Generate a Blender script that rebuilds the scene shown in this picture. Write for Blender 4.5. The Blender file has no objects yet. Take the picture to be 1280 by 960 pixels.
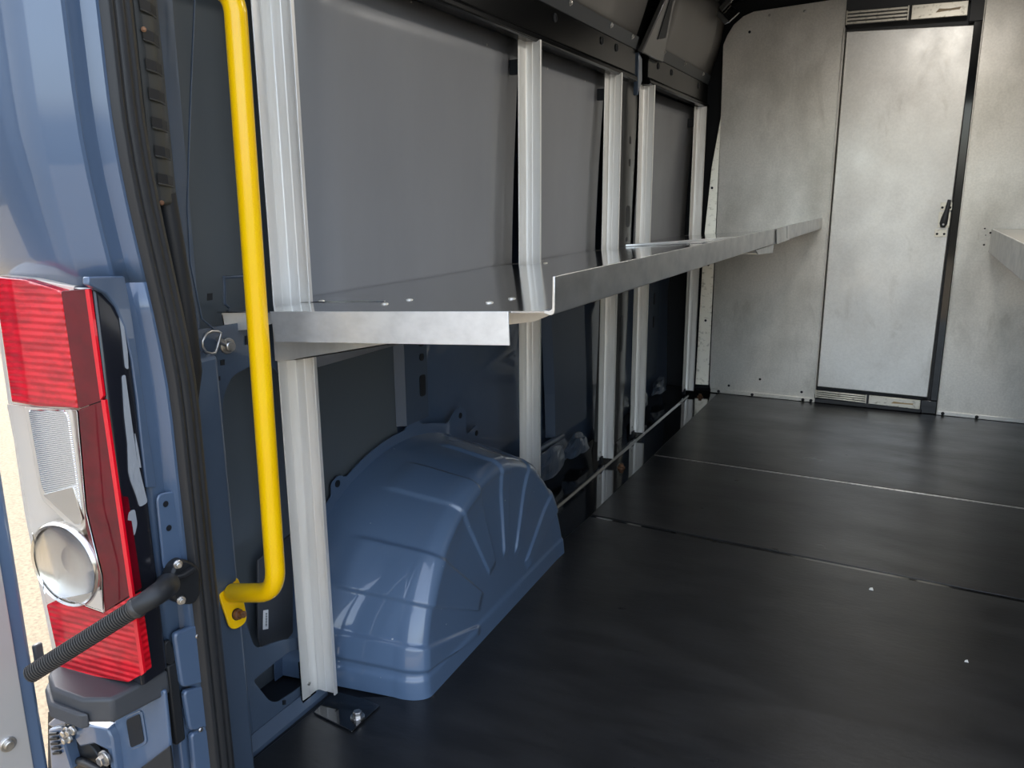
import bpy, bmesh, math, random
from mathutils import Vector, Matrix, noise
random.seed(7)
C = bpy.context.scene.collection
PI = math.pi
# ------------------------------------------------------------------ camera
F_PX, CAM_H = 994.6, 1.05
yaw, pitch, roll = [math.radians(a) for a in (26.758, -13.085, -0.379)]
fw = Vector((-math.sin(yaw)*math.cos(pitch), math.cos(yaw)*math.cos(pitch), math.sin(pitch)))
r0 = Vector((math.cos(yaw), math.sin(yaw), 0)); u0 = r0.cross(fw)
cr, sr = math.cos(roll), math.sin(roll)
rt = cr*r0 + sr*u0; up = -sr*r0 + cr*u0
cam_d = bpy.data.cameras.new('camera'); cam = bpy.data.objects.new('camera', cam_d); C.objects.link(cam)
cam_d.sensor_width = 36; cam_d.lens = F_PX/1280*36; cam_d.clip_start = 0.02; cam_d.clip_end = 500
M = Matrix((rt, up, -fw)).transposed().to_4x4(); M.translation = (0, 0, CAM_H)
cam.matrix_world = M
bpy.context.scene.camera = cam
CAM = Vector((0, 0, CAM_H))
def H(x, y, p, n):
    """point where the sight line of a measured spot meets the real plane (p, n)"""
    d = (x-640)/F_PX*rt - (y-480)/F_PX*up + fw
    p = Vector(p); n = Vector(n)
    return CAM + d*((p-CAM).dot(n)/d.dot(n))
def HX(x, y, v): return H(x, y, (v, 0, 0), (1, 0, 0))
def HY(x, y, v): return H(x, y, (0, v, 0), (0, 1, 0))
def HZ(x, y, v): return H(x, y, (0, 0, v), (0, 0, 1))
# ------------------------------------------------------------------ materials
def lin(r, g, b):
    f = lambda c: (c/255/12.92) if c/255 <= .04045 else ((c/255+.055)/1.055)**2.4
    return (f(r), f(g), f(b), 1)
def mat(name, col, rough=.5, metal=0., coat=0., coat_rough=.03, spec=.5, var=None, rvar=None, bump=None, trans=0., ior=1.45):
    """var=(colour2, scale xyz, detail, lo, hi); rvar=(scale, lo, hi); bump=(scale xyz, strength, distance)"""
    m = bpy.data.materials.new(name); m.use_nodes = True
    nt = m.node_tree; N = nt.nodes; L = nt.links
    b = N['Principled BSDF']
    b.inputs['Base Color'].default_value = col
    b.inputs['Roughness'].default_value = rough
    b.inputs['Metallic'].default_value = metal
    b.inputs['Coat Weight'].default_value = coat
    b.inputs['Coat Roughness'].default_value = coat_rough
    b.inputs['Specular IOR Level'].default_value = spec
    b.inputs['Transmission Weight'].default_value = trans
    b.inputs['IOR'].default_value = ior
    tc = N.new('ShaderNodeTexCoord')
    def noise_at(scale, detail=4):
        mp = N.new('ShaderNodeMapping'); mp.inputs['Scale'].default_value = scale
        L.new(tc.outputs['Object'], mp.inputs['Vector'])
        n = N.new('ShaderNodeTexNoise'); n.inputs['Scale'].default_value = 1; n.inputs['Detail'].default_value = detail
        n.inputs['Roughness'].default_value = .6
        L.new(mp.outputs[0], n.inputs['Vector']); return n
    if var:
        c2, sc, det, lo, hi = var
        n = noise_at(sc, det)
        mr = N.new('ShaderNodeMapRange'); mr.inputs[1].default_value = lo; mr.inputs[2].default_value = hi
        L.new(n.outputs['Fac'], mr.inputs[0])
        mx = N.new('ShaderNodeMix'); mx.data_type = 'RGBA'
        mx.inputs[6].default_value = col; mx.inputs[7].default_value = c2
        L.new(mr.outputs[0], mx.inputs[0]); L.new(mx.outputs[2], b.inputs['Base Color'])
    if rvar:
        sc, lo, hi = rvar
        n = noise_at(sc, 5)
        mr = N.new('ShaderNodeMapRange'); mr.inputs[1].default_value = .3; mr.inputs[2].default_value = .7
        mr.inputs[3].default_value = lo; mr.inputs[4].default_value = hi
        L.new(n.outputs['Fac'], mr.inputs[0]); L.new(mr.outputs[0], b.inputs['Roughness'])
    if bump:
        sc, st, di = bump
        n = noise_at(sc, 4)
        bp = N.new('ShaderNodeBump'); bp.inputs['Strength'].default_value = st; bp.inputs['Distance'].default_value = di
        L.new(n.outputs['Fac'], bp.inputs['Height']); L.new(bp.outputs[0], b.inputs['Normal'])
    return m
def wave_bump(m, direction, scale, dist, strength=1.):
    nt = m.node_tree; N = nt.nodes; L = nt.links
    tc = N.new('ShaderNodeTexCoord'); w = N.new('ShaderNodeTexWave')
    w.wave_type = 'BANDS'; w.bands_direction = direction; w.inputs['Scale'].default_value = scale
    w.inputs['Distortion'].default_value = .6; w.inputs['Detail'].default_value = 1
    L.new(tc.outputs['Object'], w.inputs['Vector'])
    bp = N.new('ShaderNodeBump'); bp.inputs['Strength'].default_value = strength; bp.inputs['Distance'].default_value = dist
    L.new(w.outputs['Fac'], bp.inputs['Height']); L.new(bp.outputs[0], N['Principled BSDF'].inputs['Normal'])
    return m
PAINT = lin(82, 102, 129)
Mt = {}
Mt['paint'] = mat('blue paint', PAINT, .38, 0, 1., .04, var=(lin(78, 97, 123), (3, 3, 3), 3, .35, .65))
Mt['paint_chip'] = mat('chipped blue paint', lin(90, 112, 140), .34, 0, 1., .04, var=(lin(176, 182, 188), (42, 42, 60), 2, .755, .77))
Mt['paint_in'] = mat('darker inner blue paint', lin(74, 88, 106), .42, 0, .7, .08, var=(lin(69, 82, 99), (4, 4, 4), 3, .35, .65))  # greyer, darker copy of the body blue for inner parts
Mt['paint_rib'] = mat('dull inner paint', lin(72, 72, 71), .35, .0, .6, .12)
Mt['alu'] = mat('extruded aluminium', (.93, .91, .87, 1), .46, .6, var=((.84, .82, .78, 1), (30, 30, 3), 5, .4, .7), rvar=((25, 25, 4), .40, .54), bump=((260, 260, 6), .06, .001))
Mt['alu_bright'] = mat('brushed aluminium edge', (.90, .89, .87, 1), .46, .6, var=((.78, .77, .75, 1), (26, 26, 40), 5, .4, .7), bump=((200, 200, 200), .05, .001))
Mt['alu_sheet'] = mat('aluminium sheet', (.70, .71, .72, 1), .12, 1.)
Mt['alu_lip'] = mat('folded aluminium', (.80, .80, .79, 1), .36, 1., var=((.66, .67, .67, 1), (18, 18, 26), 5, .4, .7), rvar=((18, 18, 18), .28, .44))
Mt['galv'] = mat('galvanised partition sheet', (.92, .89, .83, 1), .42, .7, var=((.66, .64, .58, 1), (3.2, 3.2, 2.2), 9, .44, .68), rvar=((3, 3, 2.4), .32, .50), bump=((90, 90, 90), .10, .002))
Mt['galv_door'] = mat('galvanised door sheet', (.95, .94, .91, 1), .42, .7, var=((.82, .80, .76, 1), (2.4, 2.4, 1.5), 6, .42, .7), rvar=((3, 3, 2.4), .32, .5), bump=((60, 60, 60), .06, .002))
def grain(m, scale, lo, dirt=None):
    nt = m.node_tree; N = nt.nodes; L = nt.links; b = N['Principled BSDF']
    src = b.inputs['Base Color'].links[0].from_socket
    tc = N.new('ShaderNodeTexCoord'); n = N.new('ShaderNodeTexNoise'); n.inputs['Scale'].default_value = scale; n.inputs['Detail'].default_value = 3
    L.new(tc.outputs['Object'], n.inputs['Vector'])
    mr = N.new('ShaderNodeMapRange'); mr.inputs[1].default_value = .35; mr.inputs[2].default_value = .65; mr.inputs[3].default_value = lo; mr.inputs[4].default_value = 1
    L.new(n.outputs['Fac'], mr.inputs[0])
    mx = N.new('ShaderNodeMix'); mx.data_type = 'RGBA'; mx.blend_type = 'MULTIPLY'; mx.inputs[0].default_value = 1
    L.new(src, mx.inputs[6]); L.new(mr.outputs[0], mx.inputs[7])
    out = mx.outputs[2]
    # drips and smudges: stretched noise, thresholded
    mp = N.new('ShaderNodeMapping'); mp.inputs['Scale'].default_value = (7, 7, 2.6); mp.inputs['Location'].default_value = (3.1, 0, 1.7)
    L.new(tc.outputs['Object'], mp.inputs['Vector'])
    n2 = N.new('ShaderNodeTexNoise'); n2.inputs['Scale'].default_value = 1; n2.inputs['Detail'].default_value = 7; n2.inputs['Roughness'].default_value = .65
    n2.inputs['Distortion'].default_value = .8
    L.new(mp.outputs[0], n2.inputs['Vector'])
    m2 = N.new('ShaderNodeMapRange'); m2.inputs[1].default_value = .58; m2.inputs[2].default_value = .74; m2.inputs[3].default_value = 0; m2.inputs[4].default_value = .36
    L.new(n2.outputs['Fac'], m2.inputs[0])
    x2 = N.new('ShaderNodeMix'); x2.data_type = 'RGBA'; x2.inputs[7].default_value = (.40, .37, .31, 1)
    L.new(m2.outputs[0], x2.inputs[0]); L.new(out, x2.inputs[6]); L.new(x2.outputs[2], b.inputs['Base Color'])
grain(Mt['galv'], 110, .90); grain(Mt['galv_door'], 110, .93)
Mt['track'] = mat('worn track metal', (.86, .82, .72, 1), .36, .6, var=((.4, .37, .3, 1), (40, 40, 60), 4, .55, .75))
Mt['panel'] = mat('grey composite liner', lin(142, 143, 146), .36, .0, .0, spec=.6, var=(lin(134, 135, 138), (3, 3, 1), 5, .35, .7), rvar=((4, 4, 3), .30, .44))
Mt['panel_up'] = mat('upper liner', lin(118, 115, 111), .34, .0, spec=.6, var=(lin(110, 107, 103), (3, 3, 2), 4, .35, .7))
Mt['black_gloss'] = mat('black gloss steel', lin(20, 22, 25), .10, 0, .6, .05)
Mt['black'] = mat('black plastic', lin(34, 36, 39), .48)
Mt['rubber'] = mat('black rubber seal', lin(44, 45, 47), .42, bump=((300, 300, 30), .15, .002))
Mt['mat'] = mat('black rubber mat', lin(29, 30, 32), .36, spec=.6, var=(lin(40, 41, 43), (5, 16, 5), 8, .4, .7), rvar=((2.2, 6, 3), .26, .42), bump=((40, 90, 40), .14, .003))
Mt['dark'] = mat('dark steel and hole shade', lin(24, 28, 34), .5)  # dark steel parts; on holes, slots and cavities it stands in for shade
Mt['yellow'] = mat('yellow enamel', (1, .62, .0, 1), .30, 0, .3, .08, var=((1, .57, .0, 1), (12, 12, 12), 3, .3, .7))
Mt['steel'] = mat('zinc steel', (.62, .60, .57, 1), .34, 1., var=((.4, .38, .35, 1), (80, 80, 80), 3, .45, .7))
Mt['rust'] = mat('rusty bolt', lin(150, 112, 84), .5, .5, var=(lin(95, 62, 44), (120, 120, 120), 3, .4, .7))
Mt['red'] = wave_bump(mat('red lamp lens', lin(228, 10, 34), .22, 0, 1., .03, var=(lin(190, 6, 26), (26, 26, 60), 4, .42, .62)), 'Z', 34, .004, .55)
Mt['red_dark'] = wave_bump(mat('dark red lamp lens', lin(104, 6, 22), .16, 0, .35, .03, var=(lin(86, 8, 20), (20, 20, 20), 3, .4, .7)), 'Z', 9, .002, .25)
Mt['lamp_white'] = mat('pale lamp housing', lin(226, 214, 198), .3, 0, .6, .05)
Mt['chrome'] = wave_bump(mat('lamp reflector', (.80, .79, .77, 1), .17, 1.), 'Z', 110, .002, .35)
Mt['bowl'] = mat('lamp bowl', (.78, .77, .74, 1), .2, 1.)
Mt['glass'] = mat('clear lens', (1, 1, 1, 1), .0, trans=1., ior=1.2)
Mt['bumper'] = mat('dark grey bumper plastic', lin(66, 68, 72), .42, spec=.5, bump=((500, 500, 500), .1, .001))
Mt['bezel'] = mat('black lamp bezel', lin(26, 28, 36), .2, 0, .4, .1)
Mt['smear'] = mat('grey sealer', lin(146, 152, 160), .7, bump=((120, 120, 60), .5, .003))
Mt['rib'] = mat('navy inner pressing paint', lin(66, 80, 98), .5, 0, .25, .2)
Mt['trunk'] = mat('charcoal plastic', lin(56, 58, 58), .45)
Mt['hose'] = mat('corrugated grey black plastic', lin(58, 57, 56), .34)
Mt['deep'] = mat('grey blue recess paint', lin(86, 93, 98), .4, 0, .4, .15)
Mt['red_rim'] = mat('red lens rim', lin(225, 8, 34), .2, 0, 1., .03)
Mt['black_beam'] = mat('black beam paint', lin(14, 15, 16), .24, spec=.22)
Mt['door_panel'] = mat('pale door liner', lin(205, 203, 202), .4, .6)
Mt['white'] = mat('white label', lin(238, 238, 236), .6)
Mt['ink'] = mat('black ink', lin(20, 20, 22), .6)
Mt['pavement'] = mat('sunny beige concrete', lin(110, 100, 82), .9, var=(lin(84, 75, 61), (60, 60, 60), 6, .4, .7), bump=((200, 200, 200), .3, .004))
Mt['ceil'] = mat('dark headliner steel', lin(58, 62, 66), .4)
Mt['crumb'] = mat('white grit', lin(230, 228, 220), .8)
Mt['tape'] = mat('amber film', lin(190, 160, 110), .3)
# ------------------------------------------------------------------ mesh builder
class MB:
    def __init__(s): s.v = []; s.f = []; s.mi = []; s.cur = 0
    def add(s, vs, fs):
        o = len(s.v); s.v += [Vector(p) for p in vs]
        for f in fs: s.f.append([i+o for i in f]); s.mi.append(s.cur)
        return s
    def box(s, x0, x1, y0, y1, z0, z1):
        return s.hexa([(x0,y0,z0),(x1,y0,z0),(x1,y1,z0),(x0,y1,z0)], [(x0,y0,z1),(x1,y0,z1),(x1,y1,z1),(x0,y1,z1)])
    def hexa(s, a, b):
        n = len(a)
        fs = [list(range(n))[::-1], [n+i for i in range(n)]] + [[i, (i+1) % n, n+(i+1) % n, n+i] for i in range(n)]
        return s.add(list(a)+list(b), fs)
    def prism(s, pts, d):
        d = Vector(d); return s.hexa([Vector(p) for p in pts], [Vector(p)+d for p in pts])
    def extr(s, prof, z0, z1, closed=True):
        """horizontal (x,y) profile raised between two heights"""
        n = len(prof)
        vs = [(x, y, z0) for x, y in prof]+[(x, y, z1) for x, y in prof]
        m = n if closed else n-1
        fs = [[i, (i+1) % n, n+(i+1) % n, n+i] for i in range(m)]
        if closed: fs += [list(range(n))[::-1], [n+i for i in range(n)]]
        return s.add(vs, fs)
    def tube(s, path, r, n=16, caps=True, closed=False):
        P = [Vector(p) for p in path]; rings = []; k = len(P)
        ref = None
        for i, p in enumerate(P):
            t = (P[(i+1) % k]-P[i-1]) if closed else (P[min(i+1, k-1)]-P[max(i-1, 0)])
            t.normalize()
            if ref is None:
                ref = t.orthogonal().normalized()
            ref = (ref - t*ref.dot(t)).normalized()
            b = t.cross(ref)
            rr = r[i] if isinstance(r, (list, tuple)) else r
            rings.append([p + rr*(math.cos(2*PI*j/n)*ref + math.sin(2*PI*j/n)*b) for j in range(n)])
        vs = [q for rg in rings for q in rg]; fs = []
        for i in range(k if closed else k-1):
            a = i*n; c = ((i+1) % k)*n
            for j in range(n): fs.append([a+j, a+(j+1) % n, c+(j+1) % n, c+j])
        if caps and not closed: fs += [list(range(n))[::-1], [(k-1)*n+j for j in range(n)]]
        return s.add(vs, fs)
    def lathe(s, prof, c, axis, n=24):
        """prof: (radius, height) pairs along axis from c"""
        ax = Vector(axis).normalized(); a = ax.orthogonal().normalized(); b = ax.cross(a); c = Vector(c)
        vs = []; fs = []
        for r, h in prof:
            for j in range(n):
                t = 2*PI*j/n; vs.append(c + ax*h + r*(math.cos(t)*a+math.sin(t)*b))
        for i in range(len(prof)-1):
            for j in range(n): fs.append([i*n+j, i*n+(j+1) % n, (i+1)*n+(j+1) % n, (i+1)*n+j])
        fs += [list(range(n))[::-1], [(len(prof)-1)*n+j for j in range(n)]]
        return s.add(vs, fs)
    def grid(s, fn, nu, nv):
        vs = [fn(i/nu, j/nv) for i in range(nu+1) for j in range(nv+1)]
        fs = [[i*(nv+1)+j, (i+1)*(nv+1)+j, (i+1)*(nv+1)+j+1, i*(nv+1)+j+1] for i in range(nu) for j in range(nv)]
        return s.add(vs, fs)
    def build(s, name, m, parent=None, bevel=0., smooth=False, seg=2, thick=0., wn=True, angle=35, flip=False):
        me = bpy.data.meshes.new(name)
        # place the origin at the mesh's middle foot so that things stand where they stand
        base = Vector((0, 0, 0))
        if parent is None:
            xs = [p.x for p in s.v]; ys = [p.y for p in s.v]; zs = [p.z for p in s.v]
            base = Vector(((min(xs)+max(xs))/2, (min(ys)+max(ys))/2, min(zs)))
        else:
            base = world_base(parent)
        me.from_pydata([tuple(p-base) for p in s.v], [], s.f)
        ms = m if isinstance(m, (list, tuple)) else [m]
        for q in ms: me.materials.append(q)
        for p, i in zip(me.polygons, s.mi): p.material_index = i
        bm = bmesh.new(); bm.from_mesh(me)
        bmesh.ops.remove_doubles(bm, verts=bm.verts, dist=1e-6)
        bmesh.ops.recalc_face_normals(bm, faces=bm.faces)
        if flip: bmesh.ops.reverse_faces(bm, faces=bm.faces)
        bm.to_mesh(me); bm.free()
        o = bpy.data.objects.new(name, me); C.objects.link(o)
        if parent is None: o.location = base
        else: o.parent = parent
        if thick:
            so = o.modifiers.new('solid', 'SOLIDIFY'); so.thickness = abs(thick); so.offset = -1 if thick > 0 else 1
        if bevel:
            bv = o.modifiers.new('bevel', 'BEVEL'); bv.width = bevel; bv.segments = seg; bv.limit_method = 'ANGLE'; bv.angle_limit = math.radians(angle)
            bv.harden_normals = False
        if smooth or bevel:
            for p in me.polygons: p.use_smooth = True
            try: me.set_sharp_from_angle(angle=math.radians(40 if smooth else 30))
            except Exception: pass
        return o
def world_base(o):
    v = Vector((0, 0, 0))
    while o is not None:
        v += Vector(o.location); o = o.parent
    return v
def thing(name, loc, label, cat, group=None):
    o = bpy.data.objects.new(name, None); C.objects.link(o); o.location = loc; o.empty_display_size = .05
    return tag(o, label, cat, group)
def tag(o, label, cat, group=None):
    o['label'] = label; o['category'] = cat
    if group: o['group'] = group
    return o
def struct(o, label=None):
    o['kind'] = 'structure'
    if label: o['label'] = label
    return o
def bolt_mb(c, axis, r, h, hexa=True):
    mb = MB(); mb.lathe([(r*1.55, 0), (r*1.55, h*.3), (r*1.4, h*.38)], c, axis, 20)
    c2 = Vector(c)+Vector(axis).normalized()*h*.3
    mb.lathe([(r, 0), (r, h*.62), (r*.8, h*.7)], c2, axis, 6 if hexa else 18); return mb
def arc(c, r, a0, a1, n): return [(c[0]+r*math.cos(a0+(a1-a0)*i/n), c[1]+r*math.sin(a0+(a1-a0)*i/n)) for i in range(n+1)]
def roundpoly(pts, r, n=4):
    """round the corners of a planar 3D polygon"""
    P = [Vector(p) for p in pts]; out = []; k = len(P)
    for i in range(k):
        a = P[i-1]-P[i]; b = P[(i+1) % k]-P[i]
        d = min(r, a.length*.45, b.length*.45)
        p0 = P[i]+a.normalized()*d; p1 = P[i]+b.normalized()*d
        for j in range(n+1):
            t = j/n; out.append((1-t)**2*p0 + 2*t*(1-t)*P[i] + t*t*p1)
    return out
# ================================================================== SETTING
YB = 4.32           # partition
LAMP_W = 2.0        # power of the unseen ceiling lamps
# ground outside
struct(MB().box(-14, 14, -16, 24, -.62, -.60).build('ground', Mt['pavement']))
# floor pan below the mats
struct(MB().box(-1.25, .98, .76, 4.50, -.05, -.006).build('floor', Mt['dark']))
# left body side: outer skin seen in the recesses, with swaged ribs
def skin(u, v):
    y = .84+u*3.64; z = -.05+v*1.72
    x = -1.224 - .02*math.sin(v*PI) + .010*math.exp(-((z-.62)/.05)**2)
    return (x, y, z)
mb = MB(); mb.grid(skin, 60, 40)
struct(mb.build('wall_left', Mt['paint'], smooth=True, thick=.004))
# upper left side and roof as one curved shell
ROOF = [(-1.26, 1.58), (-1.16, 1.64), (-1.09, 1.66), (-1.02, 1.95), (-.96, 2.02), (-.80, 2.06), (-.125, 2.08), (.55, 2.06), (.71, 2.02), (.77, 1.95), (.885, 1.66)]
mb = MB()
for i in range(len(ROOF)-1):
    (xa, za), (xb, zb) = ROOF[i], ROOF[i+1]
    mb.add([(xa, .80, za), (xb, .80, zb), (xb, 4.46, zb), (xa, 4.46, za)], [[0, 1, 2, 3]])
struct(mb.build('ceiling', Mt['ceil'], smooth=True, thick=.012))
# right wall
mb = MB(); mb.box(.86, .90, .80, 4.46, -.05, 1.70)
struct(mb.build('wall_right', Mt['panel']))
# rear frame: header and right pillar (behind and right of the view)
mb = MB(); mb.box(-.90, .70, .72, .80, 1.80, 2.08); struct(mb.build('wall_rear', Mt['paint'], bevel=.012))
mb = MB(); mb.box(.66, .90, .68, .80, -.3, 2.0); struct(mb.build('trim_4', Mt['paint'], bevel=.015))
# partition backing (dark cab side)
mb = MB(); mb.box(-1.30, .89, 4.42, 4.47, -.05, 2.10); struct(mb.build('wall_front', Mt['dark']))
# ================================================================== FLOOR MATS
def mat_piece(name, x0, x1, ya, yb, yc, yd, z, label):
    """corners: (x0,ya) (x1,yb) near edge, (x1,yc) (x0,yd) far edge"""
    mb = MB(); mb.prism([(x0, ya, -.004), (x1, yb, -.004), (x1, yc, -.004), (x0, yd, -.004)], (0, 0, z+.004))
    o = mb.build(name, Mt['mat'], bevel=.0035, seg=2)
    return tag(o, label, 'floor mat', 'black floor mats')
# nearest sheet is notched around the wheel arch
mb = MB()
near = [(.84, .82), (.84, 2.306), (-.905, 2.372), (-.915, 2.10), (-.89, 2.04), (-.862, 1.34), (-.872, 1.30), (-.90, 1.262), (-1.045, 1.18), (-1.055, .82)]
mb.prism([(x, y, -.004) for x, y in near], (0, 0, .004))
tag(mb.build('floor_mat', Mt['mat'], bevel=.0025), 'nearest and largest black rubber floor mat beside the blue wheel arch', 'floor mat', 'black floor mats')
mat_piece('floor_mat', -.905, .84, 2.391, 2.325, 3.075, 3.105, .0, 'middle strip of black rubber floor mat between the two cross seams')
mat_piece('floor_mat', -.905, .84, 3.113, 3.083, 4.30, 4.30, .003, 'farthest black rubber floor mat in front of the partition door')
# bright metal joint strip shining in the nearest seam
mb = MB(); mb.prism([(-.90, 2.367, -.004), (.84, 2.300, -.004), (.84, 2.322, -.004), (-.90, 2.389, -.004)], (0, 0, .0015))
tag(mb.build('seam_strip', Mt['black_gloss']), 'thin glossy joint strip in the seam between nearest and middle mats', 'strip')
mb = MB(); mb.prism([(-.90, 3.1055, -.004), (.84, 3.0755, -.004), (.84, 3.0828, -.004), (-.90, 3.1128, -.004)], (0, 0, .0065))
tag(mb.build('seam_strip', Mt['steel'], bevel=.001), 'thin metal strip added as the edge highlight in the far seam before the partition', 'strip')  # added strip stands in for the highlight along the mat edge
for i, (px, py, s, l) in enumerate([(1089, 737, .006, 'larger white crumb on the mat just nearer than the first seam'), (1208, 827, .0045, 'small white crumb on the black mat near the right edge')]):
    p = HZ(px, py, 0)
    mb = MB(); mb.hexa([p+Vector((-s, -s*.6, .0)), p+Vector((s, -s*.7, .0)), p+Vector((s*.8, s*.6, .0)), p+Vector((-s*.7, s*.5, .0))],
                       [p+Vector((-s*.6, -s*.4, s)), p+Vector((s*.6, -s*.3, s*.8)), p+Vector((s*.5, s*.4, s)), p+Vector((-s*.4, s*.3, s*.7))])
    tag(mb.build('crumb', Mt['crumb']), l, 'crumb')
# glossy black sill strip below the uprights with its raised crease
mb = MB()
prof = [(-.912, -.004), (-.905, -.0005), (-1.028, -.0005), (-1.036, .007), (-1.044, .007), (-1.052, .001), (-1.12, .002), (-1.16, .006), (-1.20, .012), (-1.20, -.004)]
mb.prism([(x, 2.02, z) for x, z in prof], (0, 2.33, 0))
sill = struct(mb.build('trim_1', Mt['black_gloss'], bevel=.0015), 'glossy black sill strip along the floor edge under the uprights')
# ================================================================== WHEEL ARCH
CY0, A0, H0 = 1.715, .515, .42
CY1, A1, H1 = 1.70, .400, .388
BANDS = [(.16, .30), (.52, .80), (1.12, 1.36), (1.66, 1.80), (2.08, 2.22), (2.56, 2.76)]     # (from, to) measured as angle from the rear foot
def arch(u, v):
    th = PI*u
    # v: 0 wall .. 1 hub
    if v < .40:
        t = v/.40; x = -1.205+t*.285; s = 1.
        cy = 1.715+(1.675-1.715)*t; a = .515+(.43-.515)*t; h = .42+(.402-.42)*t
        nx, ny = 0., 1.
    elif v < .66:
        t = (v-.40)/.26; q = t*PI/2
        s = 1-.10*(1-math.cos(q)); x = -.920+.072*math.sin(q)
        cy = 1.675; a = .43; h = .402; nx = math.sin(q); ny = math.cos(q)
    else:
        t = (v-.66)/.34; x = -.848; s = .90*(1-t)+.0008*t; cy = 1.675; a = .43; h = .402
        nx, ny = 1., 0.
    y = cy - a*s*math.cos(th); z = h*s*math.sin(th)
    k = min(1, max(0, (v-.25)/.45))
    x -= (.10*max(0, z) + .032*(y-1.3))*k
    e = 0.
    for b0, b1 in BANDS:
        def sm(q, lo, hi): q = min(1, max(0, (q-lo)/(hi-lo))); return q*q*(3-2*q)
        w = .028
        lim = sm(v, .12, .20)*(1-sm(v, .84, .865))
        e += .0065*sm(th, b0-w/2, b0+w/2)*(1-sm(th, b1-w/2, b1+w/2))*lim
    skirt = 1/(1+math.exp(-(z-.046)/.002))
    e -= .0045*skirt
    n = Vector((nx, -ny*math.cos(th), ny*math.sin(th)))
    p = Vector((x, y, z)) + n*e
    p.z = max(p.z, .0006)
    return p
mb = MB(); mb.grid(arch, 420, 140)
well = thing('wheel_arch', (-1.0, 1.70, 0), 'blue pressed steel wheel arch cover bulging onto the floor', 'wheel arch')
o = mb.build('cover', Mt['paint_chip'], well, smooth=True)
for p in o.data.polygons: p.use_smooth = True
# flange with scalloped tabs spot welded to the side
mb = MB()
def flange_r(th):
    e = .022
    for c, w, hgt in ((.42, .07, .028), (.78, .05, .022), (1.02, .05, .026), (1.66, .06, .020), (2.12, .09, .062), (2.36, .07, .045), (2.5, .06, .02)):
        e += hgt*math.exp(-((th-c)/w)**4)
    return e
mb.grid(lambda u, v: Vector((-1.196, CY0-(A0+(flange_r(PI*u)+.02)*v-.02)*math.cos(PI*u), max(-.004, (H0+(flange_r(PI*u)+.02)*v-.02)*math.sin(PI*u)))), 220, 1)
mb.build('flange', Mt['paint'], well, thick=.003)
for th, rr in ((.42, .035), (.78, .03), (1.02, .032), (2.12, .06), (2.36, .045)):
    mb = MB(); mb.lathe([(.009, 0), (.009, .002)], (-1.1935, CY0-(A0+rr)*math.cos(th), (H0+rr)*math.sin(th)), (1, 0, 0), 16)
    mb.build('flange_hole', Mt['dark'], well)
# ================================================================== LINER PANELS
def liner(name, y0, y1, xt, xb, zt, zb, label, m='panel', thick=.004, group='grey liner panels between the uprights', y0b=None, y1b=None, rivets=(), clip=None):
    mb = MB()
    y0b = y0 if y0b is None else y0b; y1b = y1 if y1b is None else y1b
    # slightly bellied sheet
    def fn(u, v):
        a = y0+(y1-y0)*u; b = y0b+(y1b-y0b)*u
        return Vector((xt+(xb-xt)*v-.006*math.sin(PI*v), a+(b-a)*v, zt+(zb-zt)*v))
    mb.grid(fn, 6, 10)
    t = thing(name, fn(.5, 1), label, 'panel', group)
    mb.build('sheet', Mt[m], t, smooth=True, thick=thick)
    if clip:
        r = MB(); r.box(-1.100, -1.0662, clip-.012, clip+.004, 1.40, 1.44); r.build('clip', Mt['dark'], t)
    for (u, v) in rivets:
        p = fn(u, v); r = MB(); r.lathe([(.006, 0), (.005, .0025), (.002, .0035)], (p.x+.001, p.y, p.z), (1, 0, 0), 14)
        r.build('rivet', Mt['steel'], t)
    return t
liner('liner_panel', 1.262, 2.236, -1.100, -1.132, 1.50, .70, 'largest dark grey liner panel directly right of the nearest upright', rivets=((.42, .005), (.80, .05), (.95, .10)), clip=2.19)
liner('liner_panel', 2.318, 2.958, -1.100, -1.132, 1.50, .70, 'grey liner panel between the second and third uprights', rivets=((.2, .06), (.7, .06)), clip=2.90)
liner('liner_panel', 3.44, 4.30, -1.100, -1.132, 1.50, .70, 'brownish grey liner panel between the two farthest uprights', rivets=((.3, .06),), clip=4.19)
# rough torn edge of the nearest panel
# upper liners above the beams
def upper(y0, y1, label, y0t=None, y1t=None):
    mb = MB(); y0t = y0 if y0t is None else y0t; y1t = y1 if y1t is None else y1t
    mb.grid(lambda u, v: Vector((-1.048+.085*v+.012*math.sin(PI*v), (y0+(y1-y0)*u)*(1-v)+(y0t+(y1t-y0t)*u)*v, 1.635+.32*v)), 6, 8)
    o = mb.build('upper_liner', Mt['panel_up'], smooth=True, thick=.004)
    return tag(o, label, 'panel', 'upper liner panels')
upper(.92, 3.13, 'nearer grey upper liner panel sloping above the long black beam')
upper(3.36, 4.34, 'farther upper liner panel between the slotted pillar and partition', 3.36, 4.30)
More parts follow.
